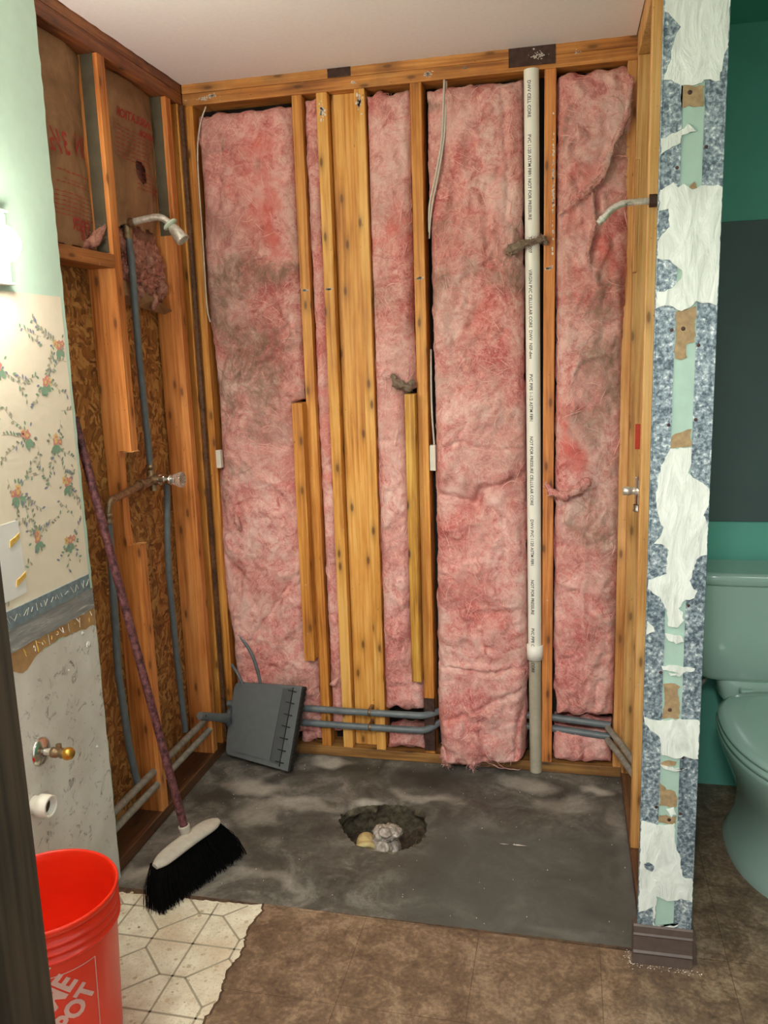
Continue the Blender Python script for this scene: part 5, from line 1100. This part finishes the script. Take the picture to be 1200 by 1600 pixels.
strip(0, za, S_, za, .0011); strip(0, zb, S_, zb, .0011); strip(0, za, 0, zb, .0011); strip(S_, za, S_, zb, .0011)
for s_, size, cu, cz, wd in (('THE', .030, .035, .70, .9), ('HOME', .066, 0, 0, 0), ('DEPOT', .060, 0, 0, 0)):
    v2, f2 = text2d(s_, size, 1.0, .0026, .012); tl_ = {'THE': .05, 'HOME': .160, 'DEPOT': .158}[s_]; off_ = {'THE': .078, 'HOME': .030, 'DEPOT': -.030}[s_]
    L_ = max(a for a, b in v2) - min(a for a, b in v2); v2 = [(a * tl_ / L_, b) for a, b in v2]; cu_, cz_ = S_ / 2 - off_ * .707, S_ / 2 + off_ * .707
    c, s2 = math.cos(math.radians(45)), math.sin(math.radians(45))
    mb.add([onb(cu_ + a * c - b * s2, za + cz_ + a * s2 + b * c) for a, b in v2], f2)
link('printed_logo', mb, M['logo'], bk, 'pale printed square with slanted letters', fixn=False)
bp = [(bx + .158 * math.cos(t), by + .158 * math.sin(t), .30 - .10 * math.sin((t - 2.2) / math.pi * math.pi) + .0) for t in np.linspace(2.2, 2.2 + math.pi, 24)]
link('bail_handle', MB().tube(bp, .002, 0, 8), M['chrome'], bk)

# ------------------------------------------------------------------ broom
sock = Vector((.206, -.775, .128)); top = Vector((-.030, -.775, 1.38)); br = thing('broom', 'maroon handled push broom with black bristles leaning on the left wall', 'broom', (.22, -.79, 0))
dirb = (top - sock).normalized()
link('handle', MB().tube([tuple(sock + dirb * t) for t in np.linspace(.0, 1.24, 20)], .0118, 0, 18), M['handle'], br, 'worn maroon handle')
ha = Vector((.172, -.905, .105)); hb = Vector((.262, -.675, .118)); ax = (hb - ha).normalized(); tilt = Vector((.25, -.1, 1)).normalized(); sd = ax.cross(tilt).normalized(); upb = sd.cross(ax).normalized()
if upb.z < 0: upb = -upb
rings = []
Lh = (hb - ha).length
for i in range(25):
    t = i / 24; w_ = .026 * (1 - abs(2 * t - 1) ** 6 * .6); h_ = .012 * (1 - abs(2 * t - 1) ** 4 * .4); c = ha + ax * Lh * t + upb * (.010 * (1 - (2 * t - 1) ** 2))
    rings.append([tuple(c + sd * w_ * math.cos(a) + upb * h_ * max(-.6, math.sin(a))) for a in np.linspace(0, 2 * math.pi, 21)[:-1]])
link('head_block', MB().loft(rings), M['broom_plastic'], br, 'off white plastic head')
link('socket', MB().lathe([(.015, -.035), (.0155, .0), (.0165, .012), (.0165, .016), (.0125, .016)], tuple(sock + dirb * .012), tuple(dirb), 24), M['broom_plastic'], br)
mb = MB(); r2 = random.Random(9)
for i in range(2600):
    t = r2.random(); s_ = r2.uniform(-1, 1); c = ha + ax * Lh * t + sd * s_ * .021 - upb * .004 + upb * (.010 * (1 - (2 * t - 1) ** 2)) * .5
    fan = (t - .5) * .16 + r2.gauss(0, .010); end = c + ax * fan * .55 + sd * (s_ * .014 + r2.gauss(0, .006)) + Vector((.030, -.01, 0)) * 1.0
    end.z = r2.uniform(.001, .010); end += Vector((.0, .0, 0))
    mid = c.lerp(end, .55) + ax * fan * .10 + Vector((r2.gauss(0, .002), r2.gauss(0, .002), .004))
    w_ = .0008; p3 = [c, mid, end]; vv = []
    for q in p3:
        for a in (0, 2.1, 4.2): vv.append((q.x + w_ * math.cos(a), q.y + w_ * math.sin(a), q.z))
    mb.add(vv, [[0, 1, 4, 3], [1, 2, 5, 4], [2, 0, 3, 5], [3, 4, 7, 6], [4, 5, 8, 7], [5, 3, 6, 8]])
bl_ = link('bristles', mb, M['bristle'], br, 'black bristles', fixn=False); bl_['kind'] = 'stuff'

# ------------------------------------------------------------------ dustpan
ex = Vector((.97199814, -.23498856, 0)); ez = Vector((.07817667, .32336712, .94303877)); nn_ = Vector((.22160332, .91663192, -.33268286)); O = Vector((.037, -.082, 0.006)) - nn_ * .026
fp = lambda a, b, t: tuple(O + ex * a + ez * b - nn_ * t)
dpn = thing('dustpan', 'grey plastic dustpan standing on its side against the back wall', 'dustpan', (.17, -.12, 0))
body = [(.012, .013), (.285, .0), (.300, .308), (.020, .286), (.008, .278), (.001, .262), (.000, .225), (-.004, .19), (-.004, .12), (-.001, .075), (.002, .035), (.005, .02)]
bm = bmesh.new(); lo = [bm.verts.new(fp(a, b, -.024)) for a, b in body]; f = bm.faces.new(lo); ext = bmesh.ops.extrude_face_region(bm, geom=[f])
for v in [g for g in ext['geom'] if isinstance(g, bmesh.types.BMVert)]: v.co += -nn_ * .026
bmesh.ops.bevel(bm, geom=[e_ for e_ in bm.edges], offset=.004, segments=3, affect='EDGES', profile=.5, clamp_overlap=True)
link('pan', MB().bm(bm, 0, False), M['dustpan'], dpn); bm.free()
inner = smooth_loop([(.034, .036), (.205, .024), (.222, .292), (.042, .272)], 0)
q = []
for (cx, cz, a0) in ((.048, .052, 180), (.20, .030, 270), (.218, .288, 0), (.052, .262, 90)):
    r = .02 if cx < .1 else .004
    q += [(cx + r * math.cos(math.radians(a0 + k * 15)), cz + r * math.sin(math.radians(a0 + k * 15))) for k in range(7)]
link('raised_panel', MB().prism(q, fp, .001, .0065), M['dustpan'], dpn)
link('lip', MB().prism([(.205, .022), (.245, .018), (.262, .298), (.222, .290)], fp, .001, .0045), M['dustpan_dark'], dpn, 'darker sloping lip')
mb = MB()
for i in range(7):
    z = .028 + i * .043; u = .246 + .017 * z / .3; mb.prism([(u - .018, z), (u + .016, z - .002), (u + .016, z + .001), (u - .018, z + .0025)], fp, .004, .0085)
mb.prism([(.2455, .012), (.2475, .012), (.2645, .300), (.2625, .300)], fp, .003, .0065)
link('lip_ribs', mb, M['rubber'], dpn)
s1 = [(.283, .002), (.289, .002)] + [(.2895 + i * .00052 + (.0035 if i % 2 else 0), .004 + i * .0102) for i in range(30)] + [(.304, .307), (.298, .307)]
link('rubber_edge', MB().prism(s1, fp, -.020, .002), M['rubber'], dpn)
hpth = [Vector(fp(.012, .150, .0)), Vector(fp(-.006, .148, .004)), Vector((.052, -.100, .172)), Vector((.037, -.150, .197)), Vector((.024, -.20, .222)), Vector((.017, -.252, .248))]
hw_ = [(.050, .012), (.034, .014), (.019, .0135), (.0155, .013), (.015, .0125), (.0145, .012)]
rings = []
for i, p in enumerate(hpth):
    tn = (hpth[min(i + 1, 5)] - hpth[max(i - 1, 0)]).normalized(); u_ = (Vector((0, 0, 1)) - tn * tn.z).normalized(); w_ = tn.cross(u_)
    rings.append([tuple(p + u_ * hw_[i][0] * math.sin(a) + w_ * hw_[i][1] * math.cos(a)) for a in np.linspace(0, 2 * math.pi, 25)[:-1]])
link('handle', MB().loft(rings), M['dustpan'], dpn)
hp_ = hpth[4].lerp(hpth[5], .6)
link('hang_hole', MB().lathe([(.0001, 0), (.005, .0), (.006, .001), (.006, -.002)], tuple(hp_ + Vector((.010, -.006, .004))), (.8, -.5, .2), 14), M['rubber'], dpn)

# ------------------------------------------------------------------ toilet
tx = 1.908; to = thing('toilet', 'seafoam green toilet behind the unfinished wall end', 'toilet', (tx, -.4, 0))
def rr_ring(cx, cy, hx, hy, z, n=48, p=5.0):
    out = []
    for i in range(n):
        a = 2 * math.pi * i / n; c, s = math.cos(a), math.sin(a)
        out.append((cx + hx * math.copysign(abs(c) ** (2 / p), c), cy + hy * math.copysign(abs(s) ** (2 / p), s), z))
    return out
def egg(cx, yb, yf, hw, z, n=56, back=.35):
    out = []; L = (yb - yf); cyy = yb - L * .42
    for i in range(n):
        a = 2 * math.pi * i / n; c, s = math.cos(a), math.sin(a)
        if s >= 0: out.append((cx + hw * math.copysign(abs(c) ** (2 / 2.6), c), cyy + (yb - cyy) * abs(s) ** (2 / 2.6), z))
        else: out.append((cx + hw * c, cyy + (cyy - yf) * s, z))
    return out
link('tank', MB().loft([rr_ring(tx, -.112, .205, .078, .455), rr_ring(tx, -.112, .222, .088, .47), rr_ring(tx, -.112, .235, .092, .60), rr_ring(tx, -.112, .242, .095, .765)]), M['porcelain'], to)
link('tank_lid', MB().loft([rr_ring(tx, -.112, .246, .099, .766), rr_ring(tx, -.112, .252, .104, .771), rr_ring(tx, -.112, .252, .104, .792), rr_ring(tx, -.112, .248, .100, .800), rr_ring(tx, -.112, .236, .088, .803)]), M['porcelain'], to)
bw = [egg(tx, -.17, -.655, .150, .0), egg(tx, -.17, -.66, .150, .02), egg(tx, -.18, -.655, .135, .045), egg(tx, -.19, -.64, .118, .10), egg(tx, -.19, -.64, .115, .16), egg(tx, -.19, -.67, .130, .22), egg(tx, -.19, -.72, .155, .28), egg(tx, -.19, -.765, .180, .34), egg(tx, -.185, -.79, .192, .38), egg(tx, -.18, -.795, .194, .395), egg(tx, -.19, -.785, .185, .402)]
link('bowl', MB().loft(bw).loft([rr_ring(tx, -.12, .12, .09, .36, 56), rr_ring(tx, -.12, .15, .09, .40, 56), rr_ring(tx, -.115, .16, .08, .455, 56)]), M['porcelain'], to)
link('seat', MB().loft([egg(tx, -.235, -.798, .188, .403), egg(tx, -.23, -.805, .196, .408), egg(tx, -.23, -.805, .196, .418), egg(tx, -.235, -.798, .188, .423)]), M['porcelain'], to)
link('seat_cover', MB().loft([egg(tx, -.235, -.798, .188, .424), egg(tx, -.23, -.805, .196, .430), egg(tx, -.23, -.805, .196, .438), egg(tx, -.24, -.79, .18, .446), egg(tx, -.28, -.74, .12, .449)]), M['porcelain'], to)
for hx in (-.08, .08): link('hinge', MB().box(tx + hx - .02, tx + hx + .02, -.24, -.205, .402, .445, bev=.005), M['porcelain'], to)
link('wall_panel', MB().box(1.60, 2.35, -.006, -.0005, .925, 1.85, bev=.001), M['teal_dark'], None, 'large flat dark slate panel on the teal wall above the toilet tank', 'panel')
hs = thing('supply_hose', 'thin grey water hose curving up behind the toilet', 'hose', (1.69, -.02, .2))
link('hose', MB().tube(arc((1.69, -.02, .20), (1.60 + .04, -.12, .30), (1.70, -.13, .40), 14) + [(1.74, -.12, .455)], .006, 0, 10), M['poly_dust'], hs)
link('valve', MB().lathe([(.012, 0), (.012, .03), (.008, .031), (.008, .045)], (1.69, -.0, .19), (0, -1, 0), 14), M['chrome'], hs)
link('paper_tag', MB().add([(1.655, -.05, .47), (1.70, -.06, .50), (1.715, -.062, .475), (1.665, -.052, .435)], [[0, 1, 2, 3]]).add([(1.655, -.0512, .47), (1.70, -.0612, .50), (1.715, -.0632, .475), (1.665, -.0532, .435)], [[3, 2, 1, 0]]), M['white_paint'], None, 'small pale tag hanging behind the toilet tank', 'tag')
